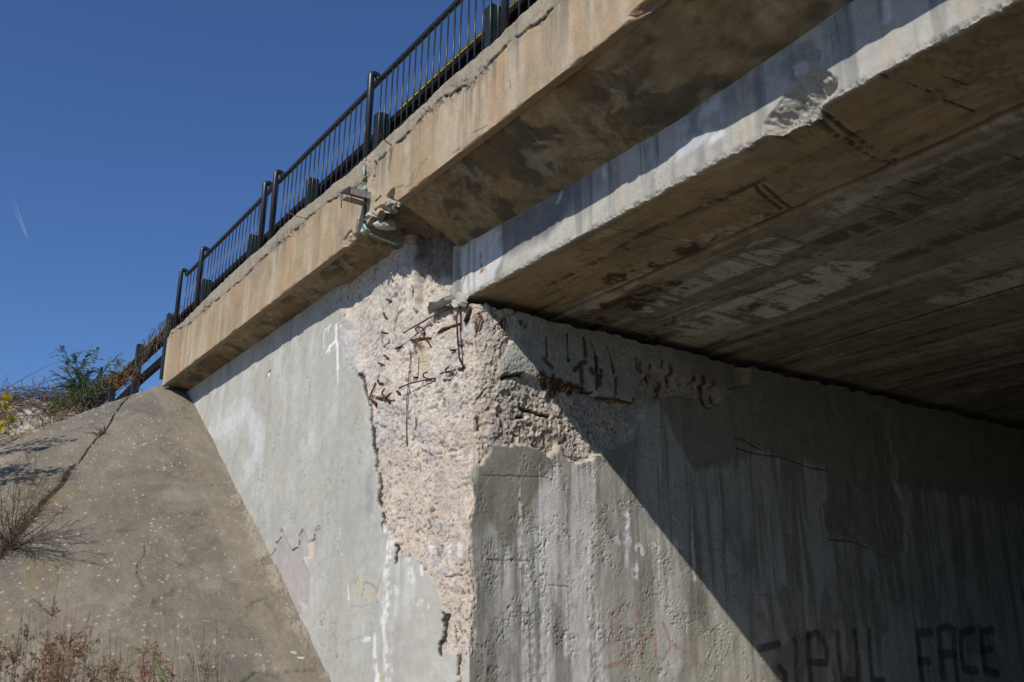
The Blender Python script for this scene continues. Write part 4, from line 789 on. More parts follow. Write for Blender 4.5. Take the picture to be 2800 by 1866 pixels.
sub([P0, P0 + Vector((-.06, -.08, .03)), P0 + Vector((-.14, -.15, .07)), P0 + Vector((-.18, -.25, .13))], .006, 'rusty_wire', M_rust, appr)
# chips hanging on at the broken edge
for i, p in enumerate(Z1((120, 1270), (230, 1215), (640, 830))):
    o = rock('edge_fragment', fp(p, -.03), (.04, .035, .03), 70 + i, M_chunk); o.parent = (appr if i < 2 else span); o.matrix_parent_inverse = Matrix.Translation(-Vector(o.parent.location))

MB().box((-9.24, 4.44, 4.80), (-8.64, 5.28, 5.36)).build('joint_filling', M_chunk, span)
for i, (p, o_, sz) in enumerate((((480, 1010), -.10, (.17, .13, .085)), ((610, 1130), -.17, (.14, .16, .07)), ((380, 1060), -.06, (.09, .09, .08)), ((690, 900), -.12, (.12, .10, .06)))):
    o = rock('broken_concrete', fp(Z1(p)[0], o_), sz, 140 + i, M_chunk); o.parent = span; o.matrix_parent_inverse = Matrix.Translation(-Vector(span.location))
# steel channel stuck out of the joint
q = fp((1017, 527), 0); br = empty('channel_bracket', tuple(q), 'short grey steel channel sticking out of the broken joint, wire round its tip', 'bracket')
L_ = .31
def bx_(lo, hi, nm, mat):
    M = Matrix.Translation(q) @ Matrix.Rotation(math.radians(6), 4, 'Z') @ Matrix.Rotation(math.radians(3), 4, 'X'); return MB().box(lo, hi, M).build(nm, mat, br)
bx_((-.20, -L_, -.012), (0, .06, 0), 'top_plate', M_zinc); bx_((-.012, -L_ + .04, -.085), (-.0005, .06, -.0125), 'web', M_zinc); bx_((-.20, -L_ * .93, -.095), (-.09, .06, -.0855), 'bottom_plate', M_zinc)
for dx, dy, l in ((-.06, -.22, .17), (-.18, -.29, .20)):
    sub([q + Vector((dx, dy, -.01)), q + Vector((dx + .004, dy, -l))], .006, 'rod', M_rust, br)
rng = random.Random(4); pts = [q + Vector((-.19, -.30, -.03)) + Vector((math.cos(a * .9) * .04, math.sin(a * 1.3) * .03, math.sin(a * .7) * .06 + .01)) for a in range(22)]
sub(pts, .004, 'wire', M_zinc, br, 5)

# ------------------------------------------------------------------ railing and guard rail
rl = empty('railing', (-13, 4.4, 5.45), 'dark painted tube railing with thin upright bars along the top of the ochre edge', 'railing')
zrail = lambda x: float(np.interp(x, [-17.6, -16, -13, -12.7, -9.4, -6], [6.66, 6.655, 6.65, 6.65, 6.635, 6.62]))
ztopf = lambda x: float(np.interp(x, np.concatenate([topL[:, 0], topR[1:, 0]]), np.concatenate([topL[:, 1], topR[1:, 1]]))) - .02
YR = 4.46
posts = [-17.28, -16.02, -12.96, -12.52, -9.39, -6.45, -3.3]
xr = np.linspace(-17.28, -3.0, 60)
MB().tube([(x, YR, zrail(x)) for x in xr], .036, 12).build('rail', M_paint, rl, True)
for x in posts:
    r = .040; zt = zrail(x) + .085; pts = [(x, 4.355, ztopf(x) - .08), (x, 4.355, zt - .045)] + [(x, 4.355 + .052 * (1 - math.cos(a)), zt - .045 + .045 * math.sin(a)) for a in np.linspace(.25, math.pi, 9)] + [(x, YR - .0, zrail(x) + .0)]
    MB().tube(pts, r, 14).build('post', M_paint, rl, True)
rng = random.Random(8)
for a, b, n in ((-17.28, -16.02, 6), (-16.02, -12.96, 17), (-12.96, -12.52, 2), (-12.52, -9.39, 19), (-9.39, -6.45, 20), (-6.45, -3.3, 20)):
    for i in range(n):
        x = a + (b - a) * (i + .75) / (n + .5); dx = rng.uniform(-.012, .012); bow = rng.uniform(-.008, .008) if rng.random() < .8 else rng.uniform(-.02, .02)
        MB().tube([(x + dx * .3, YR - .02, ztopf(x) - .05), (x + bow, YR - .02, 6.05), (x + dx, YR - .005, zrail(x) - .01)], .0100, 6).build('baluster', M_paint, rl, True)
gd = empty('guard_rail', (-14, 4.75, 5.45), 'rusty steel guard rail standing behind the tube railing, yellow along part of its top', 'guard rail')
zg = lambda x: float(np.interp(x, [-60, -25, -21.3, -19, -16, 2], [5.0, 6.18, 6.32, 6.35, 6.355, 6.325]))
prof = [(.02, 0), (-.055, -.04), (-.055, -.10), (.015, -.145), (.015, -.185), (-.055, -.23), (-.055, -.29), (.02, -.33)]
def wbeam(x0, x1, dz, name, mat, pr=prof):
    m = MB(); xs = np.linspace(x0, x1, int((x1 - x0) / .5) + 2); k = len(pr)
    m.v = [(x, 4.80 + y + t, zg(x) + z + dz) for x in xs for t in (0,) for y, z in pr]
    for i in range(len(xs) - 1):
        for j in range(k - 1): m.f.append((i * k + j, (i + 1) * k + j, (i + 1) * k + j + 1, i * k + j + 1))
    return m.build(name, mat, gd)
wbeam(-34, -2, 0, 'beam', M_guard); wbeam(-34, -2, -.55, 'lower_beam', M_guard, [(.02, 0), (-.02, -.03), (-.02, -.2), (.02, -.26)])
wbeam(-34, -9.35, .012, 'top_edge', simple('rust_brown_edge', (.16, .085, .045), (.26, .15, .08), 5, .9), [(-.035, -.02), (-.035, .005), (.03, .008)])
wbeam(-9.33, -2, .014, 'yellow_strip', M_yel, [(-.062, -.040), (-.062, .003), (.03, .006)])
for x in (-30.6, -28.3, -25.9, -23.6, -21.3, -18.95, -16.67, -14.25, -11.85, -9.70, -7.13, -4.8):
    z = zg(x); m = MB(); m.box((x - .075, 4.60, z - 1.3), (x - .065, 4.735, z + .055)); m.box((x - .0645, 4.60, z - 1.3), (x + .07, 4.608, z + .055)); m.box((x + .0705, 4.60, z - 1.3), (x + .078, 4.735, z + .04)); m.build('post', M_gpost, gd)

# ------------------------------------------------------------------ ground, road, paved cone slope
AX, AY, AZ = -18.0, 4.6, 4.66
def kphi(ph): return np.interp(ph, [-.3, 0, .5, 1.1, 1.42, 1.6], [.70, .70, .68, .65, .615, .60])
def slope_z(X, Y):
    dx = np.maximum(X - AX, 0); dy = AY - Y; r = np.hypot(dx, dy); ph = np.arctan2(dy, dx)
    z = AZ - kphi(ph) * (np.sqrt(r * r + .12) - .346)
    return z + .035 * fbr(X * 1.3, Y * 1.3, 601, 4) * sstep(.2, 1.5, r)
def slope_hit(p):
    d = ray(*p); ts = np.linspace(.0015, .0105, 1600); P = d[None] * ts[:, None]
    f = P[:, 2] - slope_z(P[:, 0], P[:, 1]); i = np.where((f < 0) & (P[:, 0] > -21))[0]
    return P[i[0]] if len(i) else P[np.argmin(np.abs(f))]
def SL(pts): return [tuple(slope_hit(p)[:2]) for p in pts]
phi = np.linspace(-.22, 1.5708, 820); rr = np.concatenate([np.linspace(0, 8.2, 560), np.linspace(8.25, 9.8, 30)])
# polar fan, then a flat strip continuing behind the crest
X = AX + np.cos(phi)[:, None] * rr[None]; Y = AY - np.sin(phi)[:, None] * rr[None]
xe = np.linspace(AX - .05, -19.4, 24)
X = np.concatenate([X, np.repeat(xe[:, None], len(rr), 1)]); Y = np.concatenate([Y, np.repeat(AY - rr[None], len(xe), 0)])
Z = slope_z(X, Y)
big = fbr(X * .9, Y * .9, 611, 4); mid = fbr(X * 5, Y * 5, 612, 4); fine = fbr(X * 24, Y * 24, 613, 3); R_ = np.hypot(np.maximum(X - AX, 0), AY - Y); PH = np.arctan2(AY - Y, np.maximum(X - AX, 0))
run = fbm(PH * 9, R_ * .5, 614, 4); wx = .05 * fbr(X * 5, Y * 5, 615, 4); wy = .05 * fbr(X * 5, Y * 5, 616, 4); wx2 = .02 * fbr(X * 22, Y * 22, 617, 3); wy2 = .02 * fbr(X * 22, Y * 22, 618, 3)
jit = np.random.default_rng(6).random(X.shape) * 2 - 1
C = np.array((.168, .147, .113))[None, None] * (1 + .2 * big + .14 * mid + .12 * run + .12 * fine + .08 * jit)[..., None]
C = mixc(C, (.105, .098, .084), sstep(-.1, .4, fbr(X * .8 + 3, Y * .8, 619, 5)) * .65)
C = mixc(C, (.185, .142, .072), sstep(.15, .6, fbr(X * 1.1, Y * 1.3, 620, 4)) * .5)
C = mixc(C, (.235, .21, .165), sstep(.15, .5, fbr(X * 1.6, Y * 1.2, 621, 4)) * .55)
band = sstep(.62, .48, AY + .14 - Y + .25 * wx) ; C = mixc(C, np.array((.21, .182, .138)), band * .75 * (1 + .15 * mid))
h = .012 * mid + .004 * fine * sstep(-.2, .4, big + .3) + .010 * sstep(.2, .55, fbr(X * 9, Y * 9, 622, 4)) * sstep(-.2, .3, big)
h = h + .03 * band + .014 * ridged(X * 3.5, Y * 3.5, 626, 4) * sstep(-.3, .3, fbr(X * 1.2, Y * 1.2, 627, 3))
for P, r, a in ((D((395, 955), (425, 1040), (445, 1090), (465, 1140)), .09, .5), (D((480, 1180), (500, 1240), (512, 1270)), .06, .35), (D((540, 1290), (565, 1370), (590, 1420)), .09, .45)):
    mk = line(SL(P), X + wx, Y + wy, r, .1) * a * sstep(-.5, .4, mid); C = mixc(C, (.14, .10, .06), mk)
for P, r in (((900, 580), (780, 600)), .05), (((1180, 490), (1340, 485)), .03), (((1220, 570), (1330, 560)), .04), (((1590, 1085), (1740, 1045)), .03), (((1000, 1045), (1120, 1000), (1150, 960)), .05), (((930, 960), (900, 900)), .04):
    mk = line(SL(R2(*P)), X + wx, Y + wy, r, .2); C = mixc(C, (.11, .095, .07), mk * .5); h = h - .015 * mk
cr = np.zeros(X.shape)
for P, r in ((Z8((1398, 760), (1375, 800), (1345, 860), (1290, 900), (1245, 960), (1190, 1030), (1150, 1090), (1110, 1180), (1070, 1240), (970, 1330), (900, 1420), (830, 1510), (800, 1568)), .026), (R2((490, 160), (440, 220), (400, 290), (320, 370), (230, 470), (160, 570), (90, 640), (0, 760), (-60, 830)), .06),
             (Z8((1880, 1125), (2060, 1118)), .012), (R2((1340, 315), (1480, 312)), .012), (Z8((1000, 960), (1100, 930), (1240, 960)), .008), (R2((1555, 1568), (1620, 1540), (1660, 1515), (1830, 1530), (2040, 1510)), .02), (Z8((1320, 760), (1450, 745), (1660, 740)), .03), (R2((930, 690), (935, 760), (890, 830), (880, 880)), .008)):
    mk = line(SL(P), X + wx2 + .3 * wx, Y + wy2 + .3 * wy, r * .85, .35); cr = np.maximum(cr, mk * sstep(-.7, .0, mid + .2))
h = h - .05 * cr; C = mixc(C, (.07, .058, .042), cr * .5)
lp = 1 - sstep(-.02, .03, sdpoly(SL(R2((1640, 1490), (1780, 1470), (2020, 1455), (2030, 1500), (1850, 1520), (1660, 1512))), X + wx2, Y + wy2)); C = mixc(C, (.24, .205, .15), lp * .6); h = h + lp * .006
wd_, wv_ = worley(X * 20, Y * 20, 631); st = np.clip(.36 - wd_, 0, 1) * (wv_ > .93) * sstep(-.4, .2, fbr(X * 1.5, Y * 1.5, 632, 3) + .1) * (1 - band * .6)
h = h + st * .05; C = mixc(C, (.40, .37, .32), np.clip(st * 9, 0, 1) * .85)
rub = sstep(.22, .04, AY + .14 - Y + wx * 1.5) * sstep(-15.5, -13, X) * sstep(-.2, .3, mid + fine * .5); C = mixc(C, (.33, .29, .23), rub * .6); h = h + rub * .03
A = np.clip(.45 + .25 * big + .2 * (1 - band) + .3 * cr, .1, .9)
grid_obj('embankment_slope', np.stack([X, Y, Z + h], -1), np.concatenate([C, A[..., None]], -1), M_slope)
tag(bpy.data.objects['embankment_slope'], kind='structure')
def slope_pt(p, off=0): q = slope_hit(p); return Vector((q[0], q[1], slope_z(np.array([q[0]]), np.array([q[1]]))[0] + off))
# bank of dirt and rubble behind the crest, carrying the road shoulder
bxs = np.concatenate([np.linspace(-19.3, -28, 150), np.linspace(-28.3, -70, 50)]); bys = np.concatenate([np.linspace(9, 4.9, 20), np.linspace(4.85, -3, 150), np.linspace(-3.2, -16, 50)])
X = np.repeat(bxs[:, None], len(bys), 1); Y = np.repeat(bys[None], len(bxs), 0)
base = AZ - .6 * (np.sqrt(np.maximum(AY - Y, 0) ** 2 + .12) - .346); lev = np.where(Y > 4.2, 4.75 + .1 * sstep(4.2, 6, Y), 5.0 - .02 * (X + 21) * 0 + .10 * np.clip(Y - 2.5, -9, 1)) - .55 * np.clip(.2 - Y, 0, 20)
rise = sstep(-19.6, -22.3, X) * sstep(4.7, 3.6, Y); mid = fbm(X * 1.8, Y * 1.8, 641, 5); fine = fbm(X * 9, Y * 9, 642, 3)
Z = np.maximum(base + (np.maximum(lev, base) - base) * rise + .16 * mid * sstep(4.6, 3.9, Y) + .05 * fine - .05, -1.7)
C = np.array((.20, .16, .11))[None, None] * (1 + .2 * mid + .15 * fine)[..., None]; C = mixc(C, (.46, .43, .38), sstep(-.15, .3, fbm(X * 2.2, Y * 2.2, 643, 4)) * .85 * sstep(3.6, 3.0, Y)); C = mixc(C, (.10, .075, .05), sstep(.0, .5, fbm(X * 5, Y * 5, 644, 4)) * .6)
grid_obj('embankment', np.stack([X, Y, Z], -1), np.concatenate([C, np.full(C.shape[:2] + (1,), .9)], -1), M_slope); tag(bpy.data.objects['embankment'], kind='structure')
bank_z = lambda x, y: float(Z[np.argmin(np.abs(bxs - x)), np.argmin(np.abs(bys - y))])
g = MB(); g.quad((-400, -400, -1.62), (400, -400, -1.62), (400, 400, -1.62), (-400, 400, -1.62)); tag(g.build('ground', M_ground), kind='structure')
g = MB(); g.quad((-5.8, -300, -1.612), (.9, -300, -1.612), (.9, 300, -1.612), (-5.8, 300, -1.612)); tag(g.build('road', M_asph), kind='structure')
far = MB().box((1.4, YC, -1.7), (2.6, 41.0, 3.58)).build('abutment', simple('dark_concrete', (.12, .115, .10), (.19, .18, .16), 6, .95)); tag(far, 'unseen dark abutment carrying the span, set close to dim the underpass', 'abutment')  # unseen far abutment, set close and dark to cut light under the deck

# unseen mirror of the slope across the road, added dark to dim the underpass
ph = np.linspace(-.1, 1.75, 60); r2 = np.linspace(0, 9.9, 50)
X = 11.2 - np.cos(ph)[:, None] * r2; Y = AY - np.sin(ph)[:, None] * r2; Z2_ = AZ - .68 * (np.sqrt(r2 * r2 + .12) - .346)[None] + .1 * fbm(X * 1.3, Y * 1.3, 650, 3)
grid_obj('light_block_slope', np.stack([X, Y, Z2_], -1), None, simple('dark_earth', (.035, .04, .018), (.075, .07, .035), 3, 1, bump=.03), None, True); tag(bpy.data.objects['light_block_slope'], kind='structure')

# ------------------------------------------------------------------ plants
M_leaf = simple('pinnate_leaves', (.045, .105, .060), (.10, .19, .105), 8, .6, trans=.3)
M_leaf2 = simple('low_bush_leaves', (.05, .075, .02), (.11, .14, .035), 8, .6, trans=.3)
M_twig = simple('dry_twigs', (.10, .070, .045), (.22, .165, .11), 9, .95)
M_dry = simple('dry_weed', (.075, .042, .020), (.17, .105, .055), 20, .95)
M_red = simple('reddish_stem', (.16, .05, .035), (.24, .10, .06), 12, .8)
M_seed = simple('dry_seed_heads', (.10, .068, .038), (.36, .27, .16), 45, .95)
M_vine = simple('dead_vine', (.055, .038, .026), (.15, .11, .075), 14, .95)
M_brown = simple('red_brown_weed', (.16, .075, .035), (.30, .17, .08), 12, .9, trans=.2)
M_ylf = simple('yellow_leaf', (.30, .24, .02), (.52, .42, .03), 10, .55, trans=.4)
M_grn = simple('green_grass', (.07, .15, .03), (.14, .24, .06), 8, .6, trans=.3)
M_straw = simple('straw', (.34, .28, .18), (.48, .40, .27), 8, .8)
def rv(rng, s=1): return Vector((rng.gauss(0, s), rng.gauss(0, s), rng.gauss(0, s)))
def bez(a, b, c, n): return [a * (1 - t) ** 2 + b * 2 * t * (1 - t) + c * t * t for t in [i / (n - 1) for i in range(n)]]
def leaflet(m, p, d, n, L, wd, fold=0):
    d = d.normalized(); s = d.cross(n).normalized() * wd
    m.poly([p, p + d * L * .35 + s, p + d * L * .75 + s * .7, p + d * L, p + d * L * .75 - s * .7, p + d * L * .35 - s])
def frond(m, st, base, dr, L, rng, pairs=11, size=.045):
    droop = Vector((0, 0, -L * rng.uniform(.15, .45))); P = bez(base, base + dr * L * .55 + Vector((0, 0, L * .12)), base + dr * L + droop, pairs + 2)
    st.tube(P, [.003] * len(P), 3)
    for i in range(1, len(P) - 1):
        t = (P[i + 1] - P[i - 1]).normalized(); side = t.cross(Vector((0, 0, 1)) + rv(rng, .15)).normalized(); up = side.cross(t)
        sz = size * (1 - .55 * abs(i / len(P) - .45)) * rng.uniform(.85, 1.15)
        for sgn in (1, -1): leaflet(m, P[i], side * sgn + t * .55 - up * rng.uniform(0, .3), up, sz, sz * .15)
rng = random.Random(11)
b0 = Vector(onX((228, 1108), -19.7)); sh = empty('shrub', tuple(b0), 'feathery green shrub with small paired leaflets rising behind the slope crest against the sky', 'shrub')
lv, st = MB(), MB()
for tx, ty in ((170, 965), (182, 1000), (165, 1030), (205, 985), (240, 965), (225, 1000), (262, 985), (250, 1020), (285, 1015), (305, 990), (322, 1000), (200, 1040), (230, 1045), (275, 1045), (190, 1065), (255, 1065), (212, 1020), (300, 1030), (172, 1055), (240, 1080), (215, 1075)):
    tip = Vector(onX((tx, ty), -19.7 + rng.uniform(-.35, .35))); bb = b0 + Vector((rng.uniform(-.2, .2), rng.uniform(-.35, .35), -.15))
    P = bez(bb, (bb + tip) / 2 + Vector((0, 0, .18)), tip, 9); st.tube(P, [.012 - .0011 * i for i in range(9)], 5)
    for i in range(3, 9):
        for k in range(3 if i < 8 else 4):
            d = (rv(rng, .55) + (P[i] - P[i - 1]).normalized() * .7 + Vector((0, 0, .25))).normalized(); frond(lv, st, P[i], Vector((d.x, d.y * 1.3, d.z * .8)).normalized(), rng.uniform(.16, .34), rng, 13, .042)
lv.build('foliage', M_leaf, sh); st.build('stem', M_twig, sh)
b1 = Vector(onX((200, 1100), -19.55)); lb = empty('low_bush', tuple(b1), 'low yellowish green bush spreading along the crest under the feathery shrub', 'bush')
lv, st = MB(), MB()
for i in range(70):
    px = rng.uniform(145, 300); c = Vector(onX((px, 1128 - (px - 145) * .42 + rng.uniform(-10, 8)), -19.45 + rng.uniform(-.25, .25))); tip = c + Vector((rng.gauss(0, .1), rng.gauss(0, .12), rng.uniform(.08, .30)))
    P = bez(c, (c + tip) / 2 + rv(rng, .04), tip, 5); st.tube(P, .004, 3)
    for p in P[1:]:
        for k in range(9): leaflet(lv, p + rv(rng, .035), rv(rng, 1) + Vector((0, 0, .3)), rv(rng, 1).normalized(), rng.uniform(.025, .05), .010)
lv.build('foliage', M_leaf2, lb); st.build('stem', M_twig, lb)
def weed(name, base, tips, label, cat, group, mat_s, mat_h, r0, rng, head=.012, dens=10, hl=.45, br=6, brl=.25, up=.5):
    o = empty(name, tuple(base), label, cat, group); st, hd = MB(), MB()
    for tip in tips:
        c = (Vector(base) + Vector(tip)) / 2 + rv(rng, .04 * (Vector(tip) - Vector(base)).length); P = bez(Vector(base) + rv(rng, .02), c, Vector(tip), 12)
        st.tube(P, [r0 * (1 - .06 * i) for i in range(12)], 5)
        L = (P[-1] - P[0]).length
        for b in range(br):
            t = 1 - hl * rng.random(); i = min(11, int(t * 11)); p = P[i]; d = ((P[i] - P[i - 1]).normalized() * up + rv(rng, .55)).normalized(); l = brl * rng.uniform(.4, 1.1) * (1.25 - t * .8)
            Q = bez(p, p + d * l * .6 + Vector((0, 0, l * .1)), p + d * l + Vector((0, 0, -l * .15)), 6); st.tube(Q, [r0 * .45, r0 * .4, r0 * .35, r0 * .3, r0 * .25, r0 * .2], 4)
            for k in range(dens):
                q = Q[rng.randint(1, 5)].lerp(Q[rng.randint(1, 5)], .5) + rv(rng, head * .6); leaflet(hd, q, rv(rng, 1) + Vector((0, 0, -.5)), rv(rng, 1).normalized(), head * rng.uniform(.8, 2.0), head * .28)
    st.build('stem', mat_s, o); hd.build('foliage', mat_h, o); return o  # this foliage part holds the dry seed heads and leaf bits
weed('dry_weed', Vector(onX((345, 1060), -19.2)), [Vector(onX(p, -19.2 + rng.uniform(-.4, .2))) for p in ((300, 1030), (315, 1015), (335, 1000), (350, 1010), (362, 990), (375, 1015), (395, 1020), (325, 1040), (290, 1050))], 'reddish brown dry weed tangled at the foot of the guard rail', 'weed', None, M_brown, M_brown, .006, rng, .03, 14, .8, 9, .22)
weed('dry_weed', Vector(onX((318, 1050), -19.5)), [Vector(onX(p, -19.5)) for p in ((332, 960), (322, 985), (340, 985))], 'thin bare purple brown weed sticking up beside the guard rail', 'weed', None, M_twig, M_twig, .004, rng, .012, 3, .6, 9, .22)
o = empty('dead_vine', (-19, 4.6, 5.4), 'dead brown vine hanging over the guard rail next to the end of the ochre edge', 'vine'); st = MB()
for i in range(46):
    x = rng.uniform(-21.2, -18.2); P = [Vector((x, 4.66, zg(x) + .02))]; z = zg(x)
    for k in range(7): P.append(P[-1] + Vector((rng.uniform(-.12, .12), rng.uniform(-.05, .035), rng.uniform(-.2, .03))))
    st.tube(P, rng.uniform(.003, .007), 3)
st.build('stems', M_vine, o)
# brush heap on the bank
st = MB()
for i in range(900):
    px = rng.uniform(-60, 260); py = rng.uniform(1066, 1205) - .0 * px; x = rng.uniform(-23.5, -20.4); q = onX((px, py), x); y = q[1]; z = bank_z(x, y) + rng.uniform(0, .18)
    a = rng.uniform(0, 6.28); P = [Vector((x, y, z))]; d = Vector((math.cos(a), math.sin(a), rng.uniform(-.1, .45)))
    for k in range(6): d = (d + rv(rng, .35)).normalized(); d.z -= .10; P.append(P[-1] + d * rng.uniform(.06, .15))
    st.tube(P, rng.uniform(.003, .008), 3)
for i in range(16):
    px = rng.uniform(-20, 200); q = Vector(onX((px, rng.uniform(1062, 1085)), -22 + rng.uniform(-.6, .6))); d = Vector((rng.uniform(-.3, .3), rng.uniform(.3, 1), rng.uniform(-.1, .5))).normalized()
    st.tube([q + d * .25 * k + rv(rng, .03) for k in range(7)], [.010 - .0012 * k for k in range(7)], 4)
tag(st.build('dry_brush', M_vine), 'heap of dead brown vines and twigs over the rubble bank at the left edge', 'brush', None, 'stuff')
# tuft on the crack, dead growth along it, wiry weed with its shadow
def tuft(name, pts, n, L, label, cat, mat, rng, r=.003, dirb=Vector((0, 0, 0)), spread=.8):
    o = empty(name, tuple(pts[0]), label, cat); st = MB()
    for i in range(n):
        t = rng.random() * (len(pts) - 1); k = int(t); p = pts[k].lerp(pts[min(k + 1, len(pts) - 1)], t - k) + Vector((rng.gauss(0, .02), rng.gauss(0, .02), -.01)); d = (rv(rng, spread) + dirb).normalized(); d.z = abs(d.z); P = [p]
        for j in range(5): d = (d + rv(rng, .25)).normalized(); d.z -= .08; P.append(P[-1] + d * L * rng.uniform(.1, .3))
        st.tube(P, [r * (1 - .14 * j) for j in range(6)], 3)
    st.build('stems', mat, o); return o
tuft('dead_twig_tuft', [slope_pt(p, 0) for p in Z8((1000, 1280), (1030, 1262), (1065, 1245))], 26, .26, 'small tuft of dead twigs stuck in the long crack of the paved slope', 'twig tuft', M_vine, rng, .006, Vector((.2, -.5, .2)), .5)
tuft('dead_grass', [slope_pt(p, 0) for p in R2((440, 215), (360, 330), (250, 440), (170, 550), (90, 640), (20, 730))], 420, .15, 'strip of dead brown grass growing along the wide lower crack of the slope', 'dead grass', M_vine, rng, .004)
wb = slope_pt((30, 1500)); S_ = lambda x, y, h: slope_pt((x, y)) + Vector((0, 0, h)) - Vector((0, 0, 0))
weed('wiry_weed', wb, [wb + Vector(v) for v in ((.5, .3, .55), (.7, .1, .45), (.35, -.35, .75), (.8, -.2, .35), (.2, .4, .7), (.9, .3, .15), (.6, -.5, .5), (.1, -.1, .85), (1.0, .0, .2), (.4, .1, .9), (.9, .55, .1), (.75, .6, .3), (.3, -.1, 1.0), (.6, .2, .8), (.8, -.1, .6), (.5, .5, .5), (1.1, .3, .35), (.2, .2, .9))], 'wiry dead weed leaning from the lower crack, casting thin branching shadows', 'weed', None, M_vine, M_seed, .0065, rng, .012, 6, .85, 14, .40, .9)
wb2 = slope_pt((95, 1330)); weed('wiry_weed', wb2, [wb2 + Vector(v) for v in ((.1, -.3, .6), (.3, -.1, .5), (.0, -.5, .4), (.25, -.35, .8))], 'thin bare dead weed beside the upper end of the dead grass strip', 'weed', None, M_twig, M_seed, .004, rng, .009, 4, .8, 8, .22, .8)
for px, py, tp, lb in ((8, 1440, ((.1, -.2, .9), (.3, .0, .8), (-.1, -.4, .7), (.4, -.2, .6), (.2, .2, .75)), 'upright dry weed with thin pale stems at the very left edge beside the wiry weed'), (60, 1420, ((.1, -.1, .7), (.25, -.25, .8), (.3, .1, .5)), 'shorter upright dry weed just right of the pale stemmed one, above the wiry weed')):
    wq = slope_pt((px, py)); weed('dry_weed', wq, [wq + Vector(v) for v in tp], lb, 'weed', None, M_twig, M_dry, .0035, rng, .010, 8, .7, 9, .18, .8)
tuft('dead_grass', [slope_pt(p, 0) for p in R2((-20, 640), (30, 660), (60, 700), (20, 760), (-30, 800))], 240, .24, 'thick mat of dead brown grass at the left edge under the wiry weed', 'dead grass', M_vine, rng, .004)
# weeds standing near the camera
def near(p, dist): d = ray(*p); return Vector(d / np.linalg.norm(d) * dist)
fw = 'dry seed weeds in the foreground'
rng_w = random.Random(77)
for k, (tips, dist, lb, ms, hd, dens, br) in enumerate((
    (((60, 1690), (20, 1720), (100, 1760), (5, 1660), (40, 1770), (120, 1800), (85, 1640), (-20, 1700)), 4.2, 'bushy brown seed weed at the lower left corner of the picture', M_dry, M_seed, 22, 12),
    (((160, 1570), (185, 1640), (130, 1660), (150, 1700), (205, 1700), (175, 1740), (215, 1640)), 4.0, 'tall brown seed weed rising highest, just right of the corner weed', M_red, M_seed, 20, 12),
    (((250, 1660), (240, 1720), (262, 1740), (230, 1780), (275, 1770)), 4.3, 'slender brown weed with one upright plume, left of centre among the foreground weeds', M_straw, M_seed, 24, 8),
    (((300, 1720), (330, 1740), (285, 1770), (350, 1790), (320, 1810), (270, 1800)), 3.8, 'low spreading brown seed weed between the plumed weed and the green grass blade', M_dry, M_seed, 18, 11),
    (((410, 1680), (402, 1740), (425, 1730), (440, 1780), (390, 1800)), 4.1, 'brown weed with dark drooping seed heads on a reddish stem, beside the green grass blade', M_red, M_seed, 16, 8),
    (((480, 1740), (560, 1700), (590, 1690), (530, 1740), (500, 1790), (575, 1760), (610, 1790)), 4.4, 'brown weed with drooping sprays reaching toward the slope, rightmost of the foreground weeds', M_dry, M_seed, 14, 9))):
    tips = list(tips) + [(p[0] + rng_w.uniform(-38, 38), p[1] + rng_w.uniform(15, 130)) for p in tips for _ in range(2)]; tp = [near(p, dist + .1 * (i % 5)) for i, p in enumerate(tips)]; b = Vector((tp[0].x + .05, tp[0].y + .02, -1.62))
    weed('seed_weed', b, tp, lb, 'weed', fw, ms, hd, .0027, rng, .0062, dens + 6, .36, br + 9, .20, .6)
o = empty('dry_grass', tuple(near((450, 1866), 4.1) - Vector((0, 0, 1))), 'few pale straw grass stalks among the foreground weeds', 'grass stalks'); st = MB()
for a, b in (((455, 1990), (440, 1660)), ((500, 1990), (485, 1690)), ((560, 1990), (515, 1700)), ((480, 1990), (470, 1720)), ((120, 1990), (95, 1640)), ((40, 1990), (70, 1600))):
    P = bez(near(a, 4.1), near(((a[0] + b[0]) / 2 + 8, (a[1] + b[1]) / 2), 4.1), near(b, 4.1), 8); P[0].z = P[0].z; st.tube([Vector((P[0].x, P[0].y, -1.62))] + P, [.0035] + [.003 - .0003 * i for i in range(8)], 4)
st.build('stalks', M_straw, o)
o = empty('green_grass', tuple(near((430, 1866), 4.0) - Vector((0, 0, 1))), 'long green grass blade bent over among the brown foreground weeds, with short green shoots', 'grass'); st = MB()
for P in (((500, 1990), (450, 1790), (366, 1752)), ((480, 1990), (440, 1850), (415, 1800)), ((262, 1990), (270, 1880), (278, 1830)), ((690, 1990), (685, 1860), (676, 1818)), ((660, 1990), (660, 1880), (653, 1845))):
    Q = bez(*[near(p, 4.0) for p in P], 10)
    for i in range(9):
        w_ = .006 * (1 - i / 9.5); w2 = .006 * (1 - (i + 1) / 9.5); e = Vector((.4, .5, .3)).normalized(); st.quad(Q[i] - e * w_, Q[i] + e * w_, Q[i + 1] + e * w2, Q[i + 1] - e * w2)
    st.tube([Vector((Q[0].x, Q[0].y, -1.62)), Q[0]], .003, 4)
st.build('blades', M_grn, o)
